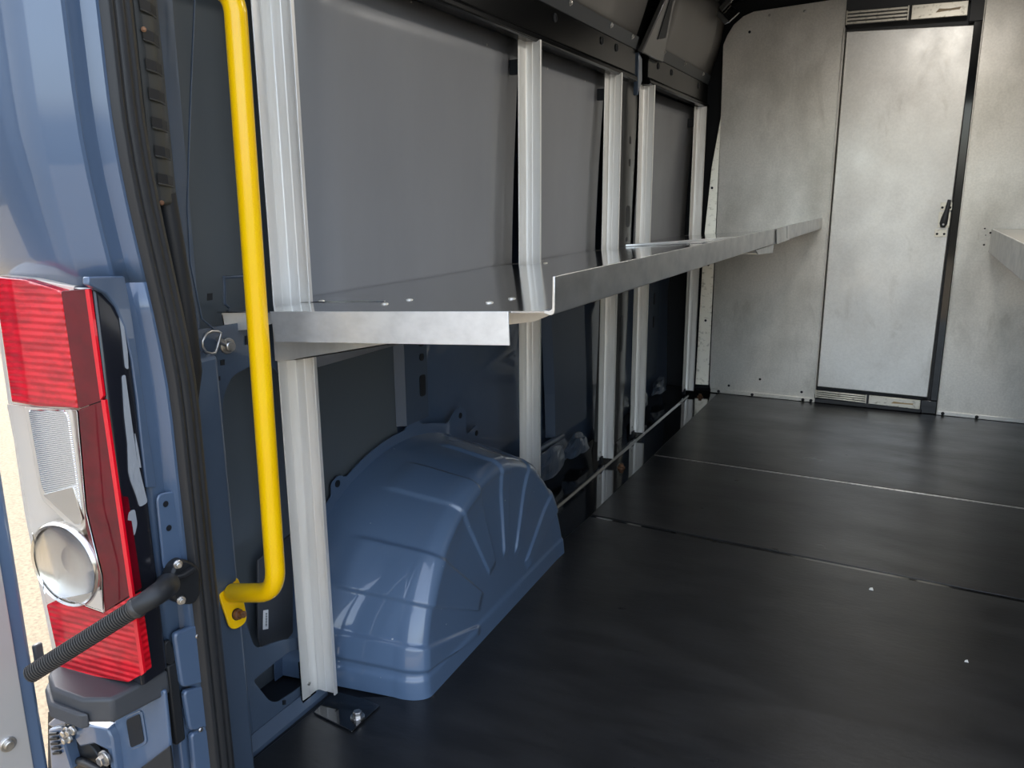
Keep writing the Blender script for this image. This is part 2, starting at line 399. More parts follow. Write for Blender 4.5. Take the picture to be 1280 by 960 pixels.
# ================================================================== BEAMS
def beam(y0, y1, z0, z1, label, bolts):
    t = thing('beam', (-1.05, (y0+y1)/2, z0), label, 'beam', 'black beams along the wall')
    mb = MB()
    prof = [(-1.075, z0+.004), (-1.030, z0), (-1.022, z0+.004), (-1.024, z0+.018), (-1.034, z0+.026), (-1.034, z1-.006), (-1.038, z1), (-1.075, z1)]
    mb.prism([(x, y0, z) for x, z in prof], (0, y1-y0, 0)); mb.build('web', Mt['black_beam'], t, bevel=.0025)
    mb = MB(); mb.prism([(x, y0, z) for x, z in [(-1.040, z1-.004), (-1.034, z1-.002), (-1.022, z1+.040), (-1.026, z1+.042)]], (0, y1-y0, 0))
    mb.build('flange', Mt['ceil'], t)
    for y, dz in bolts:
        if dz < 0:
            mb = MB(); mb.lathe([(.013, 0), (.013, .003), (.009, .003), (.009, .001)], (-1.034, y, z1+dz), (1, 0, 0), 18); mb.build('plug', Mt['dark'], t)
        else:
            mb = bolt_mb((-1.026, y, z1+dz), (1, 0, -.3), .006, .007); mb.build('bolt', Mt['steel'], t)
    return t
beam(.84, 3.12, 1.487, 1.607, 'long glossy black beam above the three nearest uprights', [(2.35, -.03), (2.75, -.03), (2.9, -.03), (2.12, .03), (2.45, .03), (2.82, .03), (3.05, .03)])
beam(3.285, 4.30, 1.497, 1.615, 'short black beam above the two farthest uprights', [(3.42, -.03), (3.62, -.03), (4.1, -.03), (3.47, .03), (3.8, .03), (4.15, .03)])
# ================================================================== SLOTTED BODY PILLAR between the third and fourth uprights
pil = thing('body_pillar', (-1.15, 3.28, 0), 'slotted grey body pillar between the third and fourth aluminium uprights', 'pillar')
mb = MB()
yz = [(3.15, 3.33, .0), (3.185, 3.36, .5), (3.205, 3.385, 1.0), (3.215, 3.42, 1.42), (3.13, 3.42, 1.66)]
for (a0, a1, z0), (b0, b1, z1) in zip(yz[:-1], yz[1:]):
    mb.hexa([(-1.19, a0, z0), (-1.118, a0+.02, z0), (-1.108, a0+.05, z0), (-1.108, a1-.04, z0), (-1.118, a1, z0), (-1.19, a1, z0)],
            [(-1.19, b0, z1), (-1.118, b0+.02, z1), (-1.108, b0+.05, z1), (-1.108, b1-.04, z1), (-1.118, b1, z1), (-1.19, b1, z1)])
mb.build('column', Mt['paint_rib'], pil, bevel=.006)
for y, z0, z1, w in ((3.30, .93, 1.02, .05), (3.305, 1.18, 1.21, .022), (3.29, .87, .89, .02), (3.27, .70, .745, .06), (3.305, 1.27, 1.30, .02), (3.25, .40, .56, .03), (3.235, .78, .80, .02)):
    mb = MB(); P = [(-1.109, y-w/2, z0), (-1.109, y+w/2, z0), (-1.109, y+w/2, z1), (-1.109, y-w/2, z1)]
    mb.prism(roundpoly(P, .02), (.002, 0, 0)); mb.build('slot', Mt['dark'], pil)
mb = MB()   # arms of the roof bow spreading from the pillar head
for pts in ([(3.14, 1.60), (3.42, 1.60), (3.37, 1.80), (3.40, 1.98), (3.20, 1.98), (3.25, 1.80)],):
    mb.prism([(-1.036+(z-1.60)*.26, y, z) for y, z in pts], (.022, 0, -.006))
mb.build('roof_bow', Mt['paint_rib'], pil, bevel=.005)
mb = MB(); mb.prism([(-1.012+(z-1.60)*.26, y, z) for y, z in [(3.27, 1.66), (3.36, 1.68), (3.33, 1.80), (3.35, 1.88), (3.29, 1.80)]], (.003, 0, 0)); mb.build('bow_opening', Mt['dark'], pil)
mb = MB(); mb.prism([(-1.030, y, z) for y, z in [(3.15, 1.44), (3.20, 1.50), (3.19, 1.58), (3.15, 1.60)]], (-.02, .0, 0)); mb.build('gusset', Mt['paint_in'], pil, bevel=.003)
# vertical pressed ribs on the blue side
def rib(y0, y1, z0, z1, x, d, label, slots=(), lean=0.):
    t = thing('side_rib', (-1.19, (y0+y1)/2, z0), label, 'rib', 'pressed ribs of the blue side')
    mb = MB()
    n = 8
    for i in range(n):
        za = z0+(z1-z0)*i/n; zb = z0+(z1-z0)*(i+1)/n
        la = lean*math.sin(PI*i/n)**2; lb = lean*math.sin(PI*(i+1)/n)**2
        mb.hexa([(x-d, y0+la, za), (x, y0+.018+la, za), (x, y1-.018+la, za), (x-d, y1+la, za)], [(x-d, y0+lb, zb), (x, y0+.018+lb, zb), (x, y1-.018+lb, zb), (x-d, y1+lb, zb)])
    mb.build('pressing', Mt['rib'], t, smooth=True)
    for (yy, za, zb, w) in slots:
        s = MB(); s.prism(roundpoly([(x, yy-w/2, za), (x, yy+w/2, za), (x, yy+w/2, zb), (x, yy-w/2, zb)], .01), (.002, 0, 0)); s.build('slot', Mt['dark'], t)
    return t
rib(1.70, 1.845, .455, 1.60, -1.185, .022, 'blue pressed rib with slots on the side above the wheel arch', [(1.80, .52, .58, .028), (1.80, .62, .64, .02), (1.80, .66, .72, .028), (1.80, .76, .78, .02)])
rib(2.66, 3.02, .16, 1.55, -1.165, .035, 'broad curved blue rib behind the third upright', lean=-.06)
rib(3.84, 4.05, .14, 1.55, -1.175, .028, 'narrow dark blue rib between the two farthest uprights', [(3.95, .40, .46, .02), (3.95, .52, .58, .02)], lean=.03)
# crumpled liner tape and ducts along the sill
def lump(c, sx, sy, sz, seed, m, name, label, cat):
    mb = MB()
    def fn(u, v):
        a = 2*PI*u; b = PI*(v-.5)
        d = Vector((math.cos(a)*math.cos(b), math.sin(a)*math.cos(b), math.sin(b)))
        k = 1+.38*noise.noise(d*1.7+Vector((seed, 0, 0)))
        return Vector(c)+Vector((d.x*sx*k, d.y*sy*k, max(d.z, -.25)*sz*k))
    mb.grid(fn, 28, 14); o = mb.build(name, m, smooth=False); return tag(o, label, cat, 'crumpled blue film along the sill')
lump((-1.150, 2.58, .070), .030, .13, .075, 3, Mt['paint_in'], 'film', 'crumpled blue film on the sill right of the second upright', 'film')
lump((-1.150, 2.86, .068), .028, .10, .060, 9, Mt['paint_in'], 'film', 'crumpled blue film on the sill just left of the third upright', 'film')
lump((-1.150, 3.66, .068), .028, .12, .060, 5, Mt['paint_in'], 'film', 'crumpled dark blue film on the sill right of the fourth upright', 'film')
lump((-1.150, 4.02, .066), .026, .10, .055, 6, Mt['paint_in'], 'film', 'crumpled dark blue film on the sill left of the farthest upright', 'film')
mb = MB(); mb.tube([(-1.165, 2.30, .16), (-1.165, 2.60, .155), (-1.165, 2.74, .15)], .012, 12)
tag(mb.build('sill_rod', Mt['paint_in'], smooth=True), 'blue rounded rod edge along the side right of the second upright', 'rod')
# ================================================================== UPRIGHTS
SH = lambda x, y, d=0.: Vector((x, y, .857+(x+1.05)*.0656+d))     # shelf plane
POSTS = [(1.166, 1.60, 'nearest and tallest aluminium upright beside the yellow grab handle'),
         (2.205, 1.492, 'second aluminium upright, standing behind the blue wheel arch'),
         (2.912, 1.494, 'third aluminium upright, just left of the slotted body pillar'),
         (3.318, 1.498, 'fourth aluminium upright, just right of the slotted body pillar'),
         (4.205, 1.498, 'farthest aluminium upright beside the partition')]
def post_profile(yc):
    # concave angle section: aisle face, step, cross face with a rolled lip
    return [(-1.063, yc-.043), (-1.0655, yc-.043), (-1.0665, yc-.006), (-1.064, yc+.0035), (-1.058, yc+.0065), (-1.020, yc+.010), (-1.0145, yc+.010),
            (-1.0145, yc+.0005), (-1.0185, yc+.0005), (-1.0195, yc+.0065), (-1.040, yc+.0045), (-1.042, yc+.0030), (-1.056, yc+.0028), (-1.0605, yc+.0005), (-1.0625, yc-.005), (-1.0625, yc-.020), (-1.0610, yc-.022)]
for i, (yc, zt, lab) in enumerate(POSTS):
    t = thing('upright', (-1.05, yc, .002), lab, 'post', 'aluminium wall uprights')
    mb = MB(); mb.extr(post_profile(yc), .15 if i == 1 else .024, zt); mb.build('angle_profile', Mt['alu'], t, bevel=.0009, seg=2)
    for zz in ((.055,) if i != 1 else ()):
        mb = MB(); mb.lathe([(.0055, 0), (.005, .002), (.002, .0035)], (-1.062, yc-.024, zz), (1, 0, 0), 14); mb.build('rivet', Mt['steel'], t)
    if i < 2:
        continue
    mb = MB(); mb.box(-1.066, -1.055, yc-.030, yc-.004, .006, .034); mb.build('foot_lug', Mt['dark'], t)
# foot bracket of the nearest upright
t = thing('foot_bracket', (-.98, 1.15, 0), 'glossy black foot plate bolted to the mat below the nearest upright', 'bracket')
P = [HZ(440, 917, 0), HZ(475, 884, 0), HZ(461, 877, 0), HZ(418, 866, 0), HZ(392, 893, 0)]
mb = MB(); mb.prism([Vector((p.x, p.y, .0005)) for p in P], (0, 0, .0045)); mb.build('plate', Mt['black_gloss'], t, bevel=.0015)
mb = MB(); mb.box(-1.0725, -1.0675, 1.126, 1.168, .004, .11); mb.build('riser', Mt['black_gloss'], t)
q = HZ(447, 897, .005)
mb = bolt_mb((q.x, q.y, .004), (0, 0, 1), .0095, .016); mb.build('bolt', Mt['steel'], t)
for yc, lab in ((2.912, 'rusty bolt in the sill strip by the third upright'), (4.205, 'rusty bolt in the sill strip by the farthest upright')):
    mb = bolt_mb((-.972, yc-.02, .0), (0, 0, 1), .010, .018)
    tag(mb.build('sill_bolt', Mt['rust']), lab, 'bolt', 'rusty sill bolts')
# ================================================================== LEFT SHELF
TH = .0025
def slab(mb, x0, x1, y0, y1, d0=0., d1=TH):
    mb.hexa([SH(x0, y0, d0), SH(x1, y0, d0), SH(x1, y1, d0), SH(x0, y1, d0)], [SH(x0, y0, d1), SH(x1, y0, d1), SH(x1, y1, d1), SH(x0, y1, d1)])
XL, XF, XBK = -.440, -1.010, -1.122
sh = thing('shelf', (-.78, 2.0, .86), 'nearer long aluminium wall shelf with raised front lip and cut rear end', 'shelf', 'aluminium shelf sections')
mb = MB()
mb.hexa([SH(XF, 1.035), SH(-.505, 1.002), SH(XL, .996), SH(XL, 3.09), SH(XF, 3.09)], [SH(XF, 1.035, TH), SH(-.505, 1.002, TH), SH(XL, .996, TH), SH(XL, 3.09, TH), SH(XF, 3.09, TH)])
for a, b in ((1.04, 1.118), (1.186, 2.152), (2.225, 2.860), (2.932, 3.09)): slab(mb, XBK, XF, a, b)
mb.build('deck', Mt['alu_sheet'], sh)
def lip(y0, y1, par, name='front_lip', hh=.050):
    mb = MB(); a = SH(XL, 0).z
    prof = [(XL-.012, a-.0015), (XL-.002, a-.0035), (XL+.003, a-.001), (XL+.004, a+.004), (XL+.004, a+hh), (XL+.0005, a+hh), (XL, a+.006), (XL-.004, a+TH+.0005), (XL-.012, a+TH+.0005)]
    mb.prism([(x, y0, z) for x, z in prof], (0, y1-y0, 0)); return mb.build(name, Mt['alu_lip'], par, bevel=.0006)
lip(.996, 3.085, sh)
mb = MB()   # folded rear edge, bent down
a = Vector((-.985, 1.033, SH(-.985, 0).z)); b = Vector((-.508, .999, SH(-.508, 0).z))
mb.prism([a+Vector((0, 0, TH)), b+Vector((0, 0, TH)), b+Vector((.002, 0, -.046)), a+Vector((.006, 0, -.050))], (0, -.0028, 0)); mb.build('rear_lip', Mt['alu_bright'], sh, bevel=.0006)
mb = MB()
mb.prism([HY(277, 393, 1.045), HY(347, 390, 1.045), HY(346, 403, 1.045), HY(312, 412, 1.045), HY(281, 414, 1.045)], (0, .0028, 0))
P = [HY(277, 393, 1.045), HY(347, 390, 1.045)]; mb.prism([P[0], P[1], P[1]+Vector((0, .075, 0)), P[0]+Vector((0, .075, 0))], (0, 0, .0022))
P = [HY(277, 393, 1.045), HY(281, 414, 1.045)]; mb.prism([P[0], P[1], P[1]+Vector((0, .03, 0)), P[0]+Vector((0, .03, 0))], (.0022, 0, 0))
mb.build('wall_tab', Mt['alu'], sh)
for px, py in ((402, 376.5), (481, 380), (512, 375), (612, 378.5), (640, 373.5), (682, 329)):
    p = H(px, py, SH(-1.05, 0, TH), (-.0656, 0, 1)); mb = MB(); mb.lathe([(.0068, 0), (.006, .0015), (.003, .0024)], p, (0, 0, 1), 16); mb.build('rivet', Mt['track'], sh)
p0 = H(366, 378.5, SH(-1.05, 0, TH), (-.0656, 0, 1)); p1 = H(405, 378, SH(-1.05, 0, TH), (-.0656, 0, 1))
mb = MB(); mb.prism([p0, p1, p1+Vector((0, .012, 0)), p0+Vector((0, .016, 0))], (0, 0, .0006)); mb.build('slot', Mt['dark'], sh)
p0 = H(406, 377.5, SH(-1.05, 0, TH), (-.0656, 0, 1)); p1 = H(480, 377, SH(-1.05, 0, TH), (-.0656, 0, 1))
mb = MB(); mb.prism([p0, p1, p1+Vector((0, .004, 0)), p0+Vector((0, .004, 0))], (0, 0, .0018)); mb.build('sheet_edge', Mt['alu_lip'], sh)
sh2 = thing('shelf', (-.78, 3.7, .86), 'farther aluminium shelf section ending against the partition', 'shelf', 'aluminium shelf sections')
mb = MB()
q0 = H(782, 308, SH(-1.05, 0, .004), (-.0656, 0, 1)); q1 = H(908, 299, SH(-1.05, 0, .004), (-.0656, 0, 1))
mb.hexa([SH(XF, 3.10), SH(XL-.012, 3.10), SH(XL-.012, 4.31), SH(XF, 4.31)], [SH(XF, 3.10, .004), SH(XL-.012, 3.10, .004), SH(XL-.012, 4.31, .004), SH(XF, 4.31, .004)])
for a, b in ((3.10, 3.268), (3.34, 4.153), (4.225, 4.31)): slab(mb, XBK, XF, a, b, 0, .004)
mb.build('deck', Mt['alu_sheet'], sh2)
lip(3.10, 4.31, sh2, hh=.052)
# overlapping plates where the sections meet
mb = MB(); mb.prism([q0, q1, Vector((q1.x+.05, q1.y+.02, SH(q1.x+.05, 0, .004).z)), Vector((q0.x+.05, q0.y+.02, SH(q0.x+.05, 0, .004).z))], (0, 0, .008)); mb.build('overlap_plate', Mt['alu_lip'], sh2, bevel=.001)
def P(px, py, x=XL+.006): return HX(px, py, x)
mb = MB(); mb.prism([P(970, 287), P(982, 284.5), P(982, 301), P(970, 305)], (.003, 0, 0)); mb.build('lip_cover', Mt['alu_lip'], sh2)
mb = MB(); mb.prism([P(983.5, 283), P(985.5, 282.5), P(985.5, 300), P(979, 301), P(979, 298.5), P(983.5, 298)], (.0035, 0, 0)); mb.build('lip_gap', Mt['white'], sh2)
mb = MB(); mb.prism([HX(944, 313, -.47), HX(966, 306, -.47), HX(965, 316, -.47), HX(947, 318, -.47)], (.003, 0, 0)); mb.prism([HX(947, 318, -.47), HX(965, 316, -.47), HX(965, 316, -.47)+Vector((-.05, 0, 0)), HX(947, 318, -.47)+Vector((-.05, 0, 0))], (0, 0, .003)); mb.build('end_tab', Mt['alu_lip'], sh2)
# brackets under the shelf
def gusset(yc, lab, x1=-.475):
    mb = MB(); n = 10
    top = [SH(-1.058, yc, -.0012), SH(x1, yc, -.0012)]
    tip = [SH(x1, yc, -.004), SH(x1-.015, yc, -.016), SH(x1-.045, yc, -.027), SH(x1-.09, yc, -.032)]
    rest = [SH(-1.012, yc, -.098), SH(-1.058, yc, -.100)]
    mb.prism(top+tip+rest, (0, .003, 0))
    mb.prism([SH(x1-.09, yc, -.032), SH(-1.012, yc, -.098), SH(-1.012, yc+.022, -.098), SH(x1-.09, yc+.022, -.032)], (0, 0, .002))
    o = mb.build('shelf_bracket', Mt['alu'], bevel=.0005)
    return tag(o, lab, 'bracket', 'tapered brackets under the left shelf')
gusset(1.110, 'tapered aluminium bracket under the shelf at the nearest upright')
gusset(2.150, 'tapered aluminium bracket under the shelf at the second upright')
gusset(2.856, 'tapered aluminium bracket under the shelf at the third upright')
gusset(3.262, 'tapered aluminium bracket under the shelf at the fourth upright')
gusset(4.149, 'tapered aluminium bracket under the shelf at the farthest upright')
# ================================================================== PARTITION
ypf = 4.318
def sheet_xz(pts, y, t, name, m, parent=None, bevel=.0015, rc=0.):
    P = [Vector((x, y, z)) for x, z in pts]
    if rc: P = roundpoly(P, rc, 6)
    mb = MB(); mb.prism(P, (0, t, 0)); return mb.build(name, m, parent, bevel=bevel)
lp = thing('partition_panel', (-.68, ypf, .004), 'left galvanised partition panel between the aluminium shelf and the sliding door', 'panel', 'partition panels')
left = [(-.405, .006), (-.945, .006), (-.955, .05), (-.958, .6), (-.962, 1.2), (-.972, 1.80), (-.955, 1.842), (-.925, 1.89), (-.88, 1.925), (-.83, 1.942), (-.405, 1.960)]
sheet_xz(left, ypf, .004, 'sheet', Mt['galv'], lp)
mb = MB(); mb.box(-.945, -.402, ypf-.010, ypf-.0005, .004, .024); mb.build('bottom_flange', Mt['galv'], lp, bevel=.001)
mb = MB(); mb.box(-.408, -.402, ypf-.016, ypf+.03, .05, 1.83); mb.build('edge_fold', Mt['galv'], lp, bevel=.001)
for x in (-.90, -.72, -.46, -.42):
    mb = MB(); mb.lathe([(.008, 0), (.008, .003), (.004, .005)], (x, ypf-.010, .013), (0, -1, 0), 14); mb.build('screw', Mt['black'], lp)
for px, py, k in ((937, 40, 'dark'), (962, 19, 'steel'), (1006, 14, 'steel'), (911, 482, 'dark'), (1002, 490, 'dark'), (950, 474, 'dark')):
    p = HY(px, py, ypf-.0002)
    mb = MB(); mb.lathe([(.0065, 0), (.0065, .001), (.004, .0022)], p, (0, -1, 0), 14); mb.build('rivet', Mt[k], lp)
# flange running back along the wall from the panel's left edge
mb = MB(); mb.prism([(-.960, ypf, .04), (-.965, ypf, 1.46), (-1.000, ypf-.002, 1.20), (-1.020, ypf-.008, .85), (-1.030, ypf-.010, .04)], (0, .003, 0)); mb.build('side_flange', Mt['track'], lp, bevel=.0006)
for z in (.70, 1.10, .40):
    mb = MB(); mb.lathe([(.0065, 0), (.0065, .001), (.003, .002)], (-.990, ypf-.012, z), (0, -1, 0), 12); mb.build('hole', Mt['dark'], lp)
rp = thing('partition_panel', (.5, ypf, .004), 'right galvanised partition panel beyond the black door gap', 'panel', 'partition panels')
sheet_xz([(.166, .006), (.86, .006), (.86, 1.86), (.76, 1.95), (.168, 1.96)], ypf, .004, 'sheet', Mt['galv'], rp)
mb = MB(); mb.box(.162, .86, ypf-.010, ypf-.0005, .004, .022); mb.build('bottom_flange', Mt['galv_door'], rp, bevel=.001)
mb = MB(); mb.box(.162, .167, ypf-.012, ypf+.03, .006, 1.955); mb.build('edge_fold', Mt['galv'], rp, bevel=.001)
for x in (.19, .335, .55):
    mb = MB(); mb.lathe([(.008, 0), (.008, .003), (.004, .005)], (x, ypf-.010, .013), (0, -1, 0), 14); mb.build('screw', Mt['black'], rp)
for px, py in ((1231, 286), (1232, 294), (1238, 291), (1241, 294), (1230, 306), (1239, 304), (1237, 314)):
    p = HY(px, py, ypf-.0002); mb = MB(); mb.lathe([(.0045, 0), (.0045, .001), (.002, .002)], p, (0, -1, 0), 12); mb.build('hole', Mt['dark'], rp)
p = HY(1229, 292, ypf-.0002); mb = MB(); mb.box(p.x-.018, p.x+.018, ypf-.002, ypf, p.z-.03, p.z+.022); mb.build('patch_plate', Mt['galv'], rp, bevel=.001)
# sliding door
dr = struct(thing('door_1', (-.13, ypf, .07), 'plain galvanised sliding door in the middle of the partition', 'door'))
del dr['category']
sheet_xz([(-.398, .083), (.118, .078), (.122, .6), (.136, 1.795), (-.398, 1.815)], ypf+.022, .018, 'door_leaf', Mt['galv_door'], dr, bevel=.004, rc=.006)
def track(z0a, z1a, z0b, z1b, xa, xm, xb, lab, y=ypf-.012):
    t = thing('slide_track', (xm, y, z0a), lab, 'track', 'door slide tracks')
    zz = lambda x, k: (z0a+(z0b-z0a)*(x-xa)/(xb-xa)) if k == 0 else (z1a+(z1b-z1a)*(x-xa)/(xb-xa))
    for k in range(4):      # louvred half: raised rails
        f0 = k/4+.03; f1 = (k+1)/4-.05
        lo = lambda x, f: zz(x, 0)+(zz(x, 1)-zz(x, 0))*f
        mb = MB(); mb.prism([(xa+.006, y, lo(xa, f0)), (xm-.012, y, lo(xm, f0)), (xm-.012, y, lo(xm, f1)), (xa+.006, y, lo(xa, f1))], (0, .008, 0)); mb.build('rail', Mt['track'], t, bevel=.002)
    mb = MB(); mb.prism([(xa, y+.006, zz(xa, 0)), (xm, y+.006, zz(xm, 0)), (xm, y+.006, zz(xm, 1)), (xa, y+.006, zz(xa, 1))], (0, .006, 0)); mb.build('channel', Mt['bumper'], t)
    for x in (xa, xm-.012):
        mb = MB(); mb.prism([(x, y-.002, zz(x, 0)), (x+.006, y-.002, zz(x, 0)), (x+.006, y-.002, zz(x, 1)), (x, y-.002, zz(x, 1))], (0, .012, 0)); mb.build('end_stop', Mt['track'], t, bevel=.001)
    mb = MB(); mb.prism([(xm+.004, y, zz(xm, 0)), (xb, y, zz(xb, 0)), (xb, y, zz(xb, 1)), (xm+.004, y, zz(xm, 1))], (0, .010, 0)); mb.build('cover_plate', Mt['track'], t, bevel=.002)
    mb = MB(); q = [(.45, .35), (.62, .40), (.86, .45), (.88, .62), (.70, .55), (.5, .6)]
    mb.prism([(xm+(xb-xm)*u, y-.0004, zz(xm+(xb-xm)*u, 0)+(zz(xm, 1)-zz(xm, 0))*v) for u, v in q], (0, .0004, 0)); mb.build('tape_residue', Mt['tape'], t)
track(1.838, 1.900, 1.830, 1.892, -.402, -.130, .100, 'upper aluminium slide track with louvred left half above the partition door')
track(.030, .072, .022, .068, -.402, -.150, .088, 'lower aluminium slide track with louvred left half below the partition door')
# black door surround
mb = MB(); mb.box(-.41, .165, ypf+.004, ypf+.02, 1.895, 1.965); mb.box(.108, .164, ypf-.004, ypf+.02, 1.805, 1.93); mb.box(-.41, .165, ypf+.06, ypf+.075, .0, 1.95)
struct(mb.build('trim_2', Mt['bumper'], bevel=.002), 'dark steel surround of the partition door')
mb = MB(); mb.box(.090, .160, ypf-.006, ypf+.02, .004, .070); mb.box(.130, .1615, ypf+.004, ypf+.014, .07, 1.81)
tag(mb.build('jamb_channel', Mt['black_gloss'], bevel=.002), 'tall black jamb channel along the right edge of the partition door', 'channel')
mb = MB(); mb.box(-.402, .10, ypf-.006, ypf+.02, .003, .026); struct(mb.build('trim_3', Mt['bumper'], bevel=.003), 'dark threshold under the partition door')
# latch
la = thing('door_latch', (.105, ypf+.02, .87), 'small latch with dark teardrop handle at the right edge of the partition door', 'latch')
yl = ypf+.0215
for z0, z1, x0, x1, n in ((.985, 1.022, .080, .128, 'upper_plate'), (.905, .978, .076, .126, 'lock_plate'), (.862, .897, .068, .118, 'lower_plate')):
    mb = MB(); mb.box(x0, x1, yl-.004, yl, z0, z1); mb.build(n, Mt['track'], la, bevel=.001)
for x, z in ((.088, .998), (.120, .998), (.078, .876), (.108, .876)):
    mb = MB(); mb.lathe([(.0055, 0), (.0055, .002), (.002, .003)], (x, yl-.004, z), (0, -1, 0), 12); mb.build('screw', Mt['dark'], la)
hp = MB()
path = [(.098, yl-.020, .908), (.099, yl-.024, .925), (.102, yl-.026, .950), (.107, yl-.026, .98), (.111, yl-.025, 1.01), (.113, yl-.023, 1.034)]
hp.tube(path, [.010, .0165, .015, .0105, .009, .007], 14); lh = hp.build('handle', Mt['bumper'], la, smooth=True)
mb = MB(); mb.lathe([(.009, 0), (.008, .02)], (.100, yl-.004, .93), (0, -1, 0), 14); mb.build('spindle', Mt['steel'], la)
mb = MB(); mb.lathe([(.005, 0), (.003, .002)], (.099, yl-.040, .921), (0, -1, 0), 12); mb.build('rivet', Mt['white'], lh)
# ================================================================== RIGHT SHELF
rs = thing('shelf', (.55, 3.4, .88), 'right aluminium shelf with a deep downturned front lip at the picture edge', 'shelf')
Z = lambda x: .902-(x-.30)*.0
mb = MB(); mb.box(.30, .79, 3.30, 4.30, .900, .9025); mb.build('deck', Mt['lamp_white'], rs)
mb = MB(); mb.box(.30, .79, 1.9, 3.285, .9005, .903); mb.build('deck', Mt['lamp_white'], rs)
mb = MB(); mb.prism([(.297, 1.9, .902), (.302, 1.9, .904), (.302, 1.9, .800), (.299, 1.9, .796), (.296, 1.9, .798)], (0, 2.39, 0)); mb.build('front_lip', Mt['alu_lip'], rs, bevel=.0008)
mb = MB(); mb.prism([(.31, 4.29, .90), (.79, 4.29, .90), (.79, 4.29, .74), (.36, 4.29, .80)], (0, .003, 0)); mb.build('end_bracket', Mt['alu_sheet'], rs)
for i, (y, lab) in enumerate([(2.05, 'aluminium upright on the right wall carrying the nearer end of the right shelf'), (4.20, 'aluminium upright on the right wall beside the partition')]):
    mb = MB(); mb.extr([(-x-.21, yy-1.166+y) for x, yy in post_profile(1.166)], .02, 1.5)
    tag(mb.build('upright', Mt['alu'], bevel=.0009), lab, 'post')
# ================================================================== REAR PILLAR (D pillar) of the van body
JX = -.930
# jamb running from the rear corner to the seal
jamb = [(-1.205, .95), (-1.21, .76), (-1.20, .712), (-1.17, .697), (-1.10, .691), (-1.0, .687), (-.964, .686), (-.957, .690), (-.945, .701), (-.934, .707), (-.928, .710), (-.9275, .715),
        (-.932, .721), (-.932, .738), (-.924, .743), (-.918, .749), (-.918, .757), (-.930, .764), (-.945, .776), (-.960, .800), (-1.03, .815), (-1.06, .83), (-1.08, .86)]
def lean(z):
    q = min(1, max(0, (z-.75)/.43)); return -.042*q*q*(3-2*q)
mb = MB()
zl = [.945, .98, 1.03, 1.08, 1.13, 1.18, 1.4, 1.99]
for za, zb in zip(zl[:-1], zl[1:]): 
    n = len(jamb)
    mb.add([(x, y+lean(za), za) for x, y in jamb]+[(x, y+lean(zb), zb) for x, y in jamb], [[i, i+1, n+i+1, n+i] for i in range(n-1)])
pl = struct(thing('wall_corner', (-1.05, .72, -.1), 'blue painted rear corner pillar of the van around the tail lamp', 'pillar')); del pl['category']
mb.build('upper_corner', Mt['paint'], pl, smooth=True, thick=.002)
low = [(-1.150, .90), (-1.165, .77), (-1.13, .715), (-1.05, .705), (-.955, .706), (-.941, .711), (-.934, .716), (-.932, .721), (-.932, .738), (-.924, .743), (-.918, .749), (-.918, .757), (-.930, .764), (-.945, .776), (-.960, .800), (-1.03, .815), (-1.06, .83), (-1.08, .86)]
mb = MB()
for za, zb in ((.30, .75), (.75, .80), (.80, .85), (.85, .90), (.90, .945)):
    n = len(low); mb.add([(x, y+lean(za), za) for x, y in low]+[(x, y+lean(zb), zb) for x, y in low], [[i, i+1, n+i+1, n+i] for i in range(n-1)])
mb.build('lamp_recess', Mt['paint'], pl, smooth=True, thick=.002)
mb = MB(); n = len(low); nj = len(jamb)
mb.extr([(-1.16, .76), (-1.15, .690), (-1.0, .684), (-.965, .684), (-.956, .700), (-.956, .72)], .930, .9365); mb.build('lamp_shelf', Mt['paint'], pl, bevel=.002)
# lower corner structure below the lamp
mb = MB(); mb.extr([(-1.06, .718), (-.965, .714), (-.934, .716), (-.932, .738), (-.924, .743), (-.918, .749), (-.918, .757), (-.928, .772), (-.96, .79), (-1.06, .80)], -.35, .302); mb.build('lower_corner', Mt['paint'], pl, bevel=.003)
# raised pad with two holes on the jamb, and stepped pressings
def face(pxs, x, t=.003): return [HX(a, b, x) for a, b in pxs]
mb = MB(); mb.prism(roundpoly(face([(193, 617), (226, 612), (238, 712), (203, 716)], -.926), .014), (.004, 0, 0)); mb.build('pad', Mt['paint'], pl, bevel=.002)
for a, b in ((207, 630), (211, 660)):
    mb = MB(); p = HX(a, b, -.9215); mb.lathe([(.0045, 0), (.0045, .0006)], p, (1, 0, 0), 14); mb.build('pad_hole', Mt['dark'], pl)
for pts in ([(212, 790), (250, 775), (256, 850), (222, 858)], [(224, 862), (258, 853), (262, 905), (232, 912)], [(233, 915), (264, 905), (270, 975), (240, 985)]):
    mb = MB(); mb.prism(roundpoly(face(pts, -.927), .010), (.010, 0, 0)); mb.build('pressing', Mt['paint'], pl, bevel=.004)
for a, b in ((247, 795), (251, 912)):
    mb = MB(); p = HX(a, b, -.916); mb.lathe([(.004, 0), (.003, .002)], p, (1, 0, 0), 12); mb.build('spot', Mt['steel'], pl)
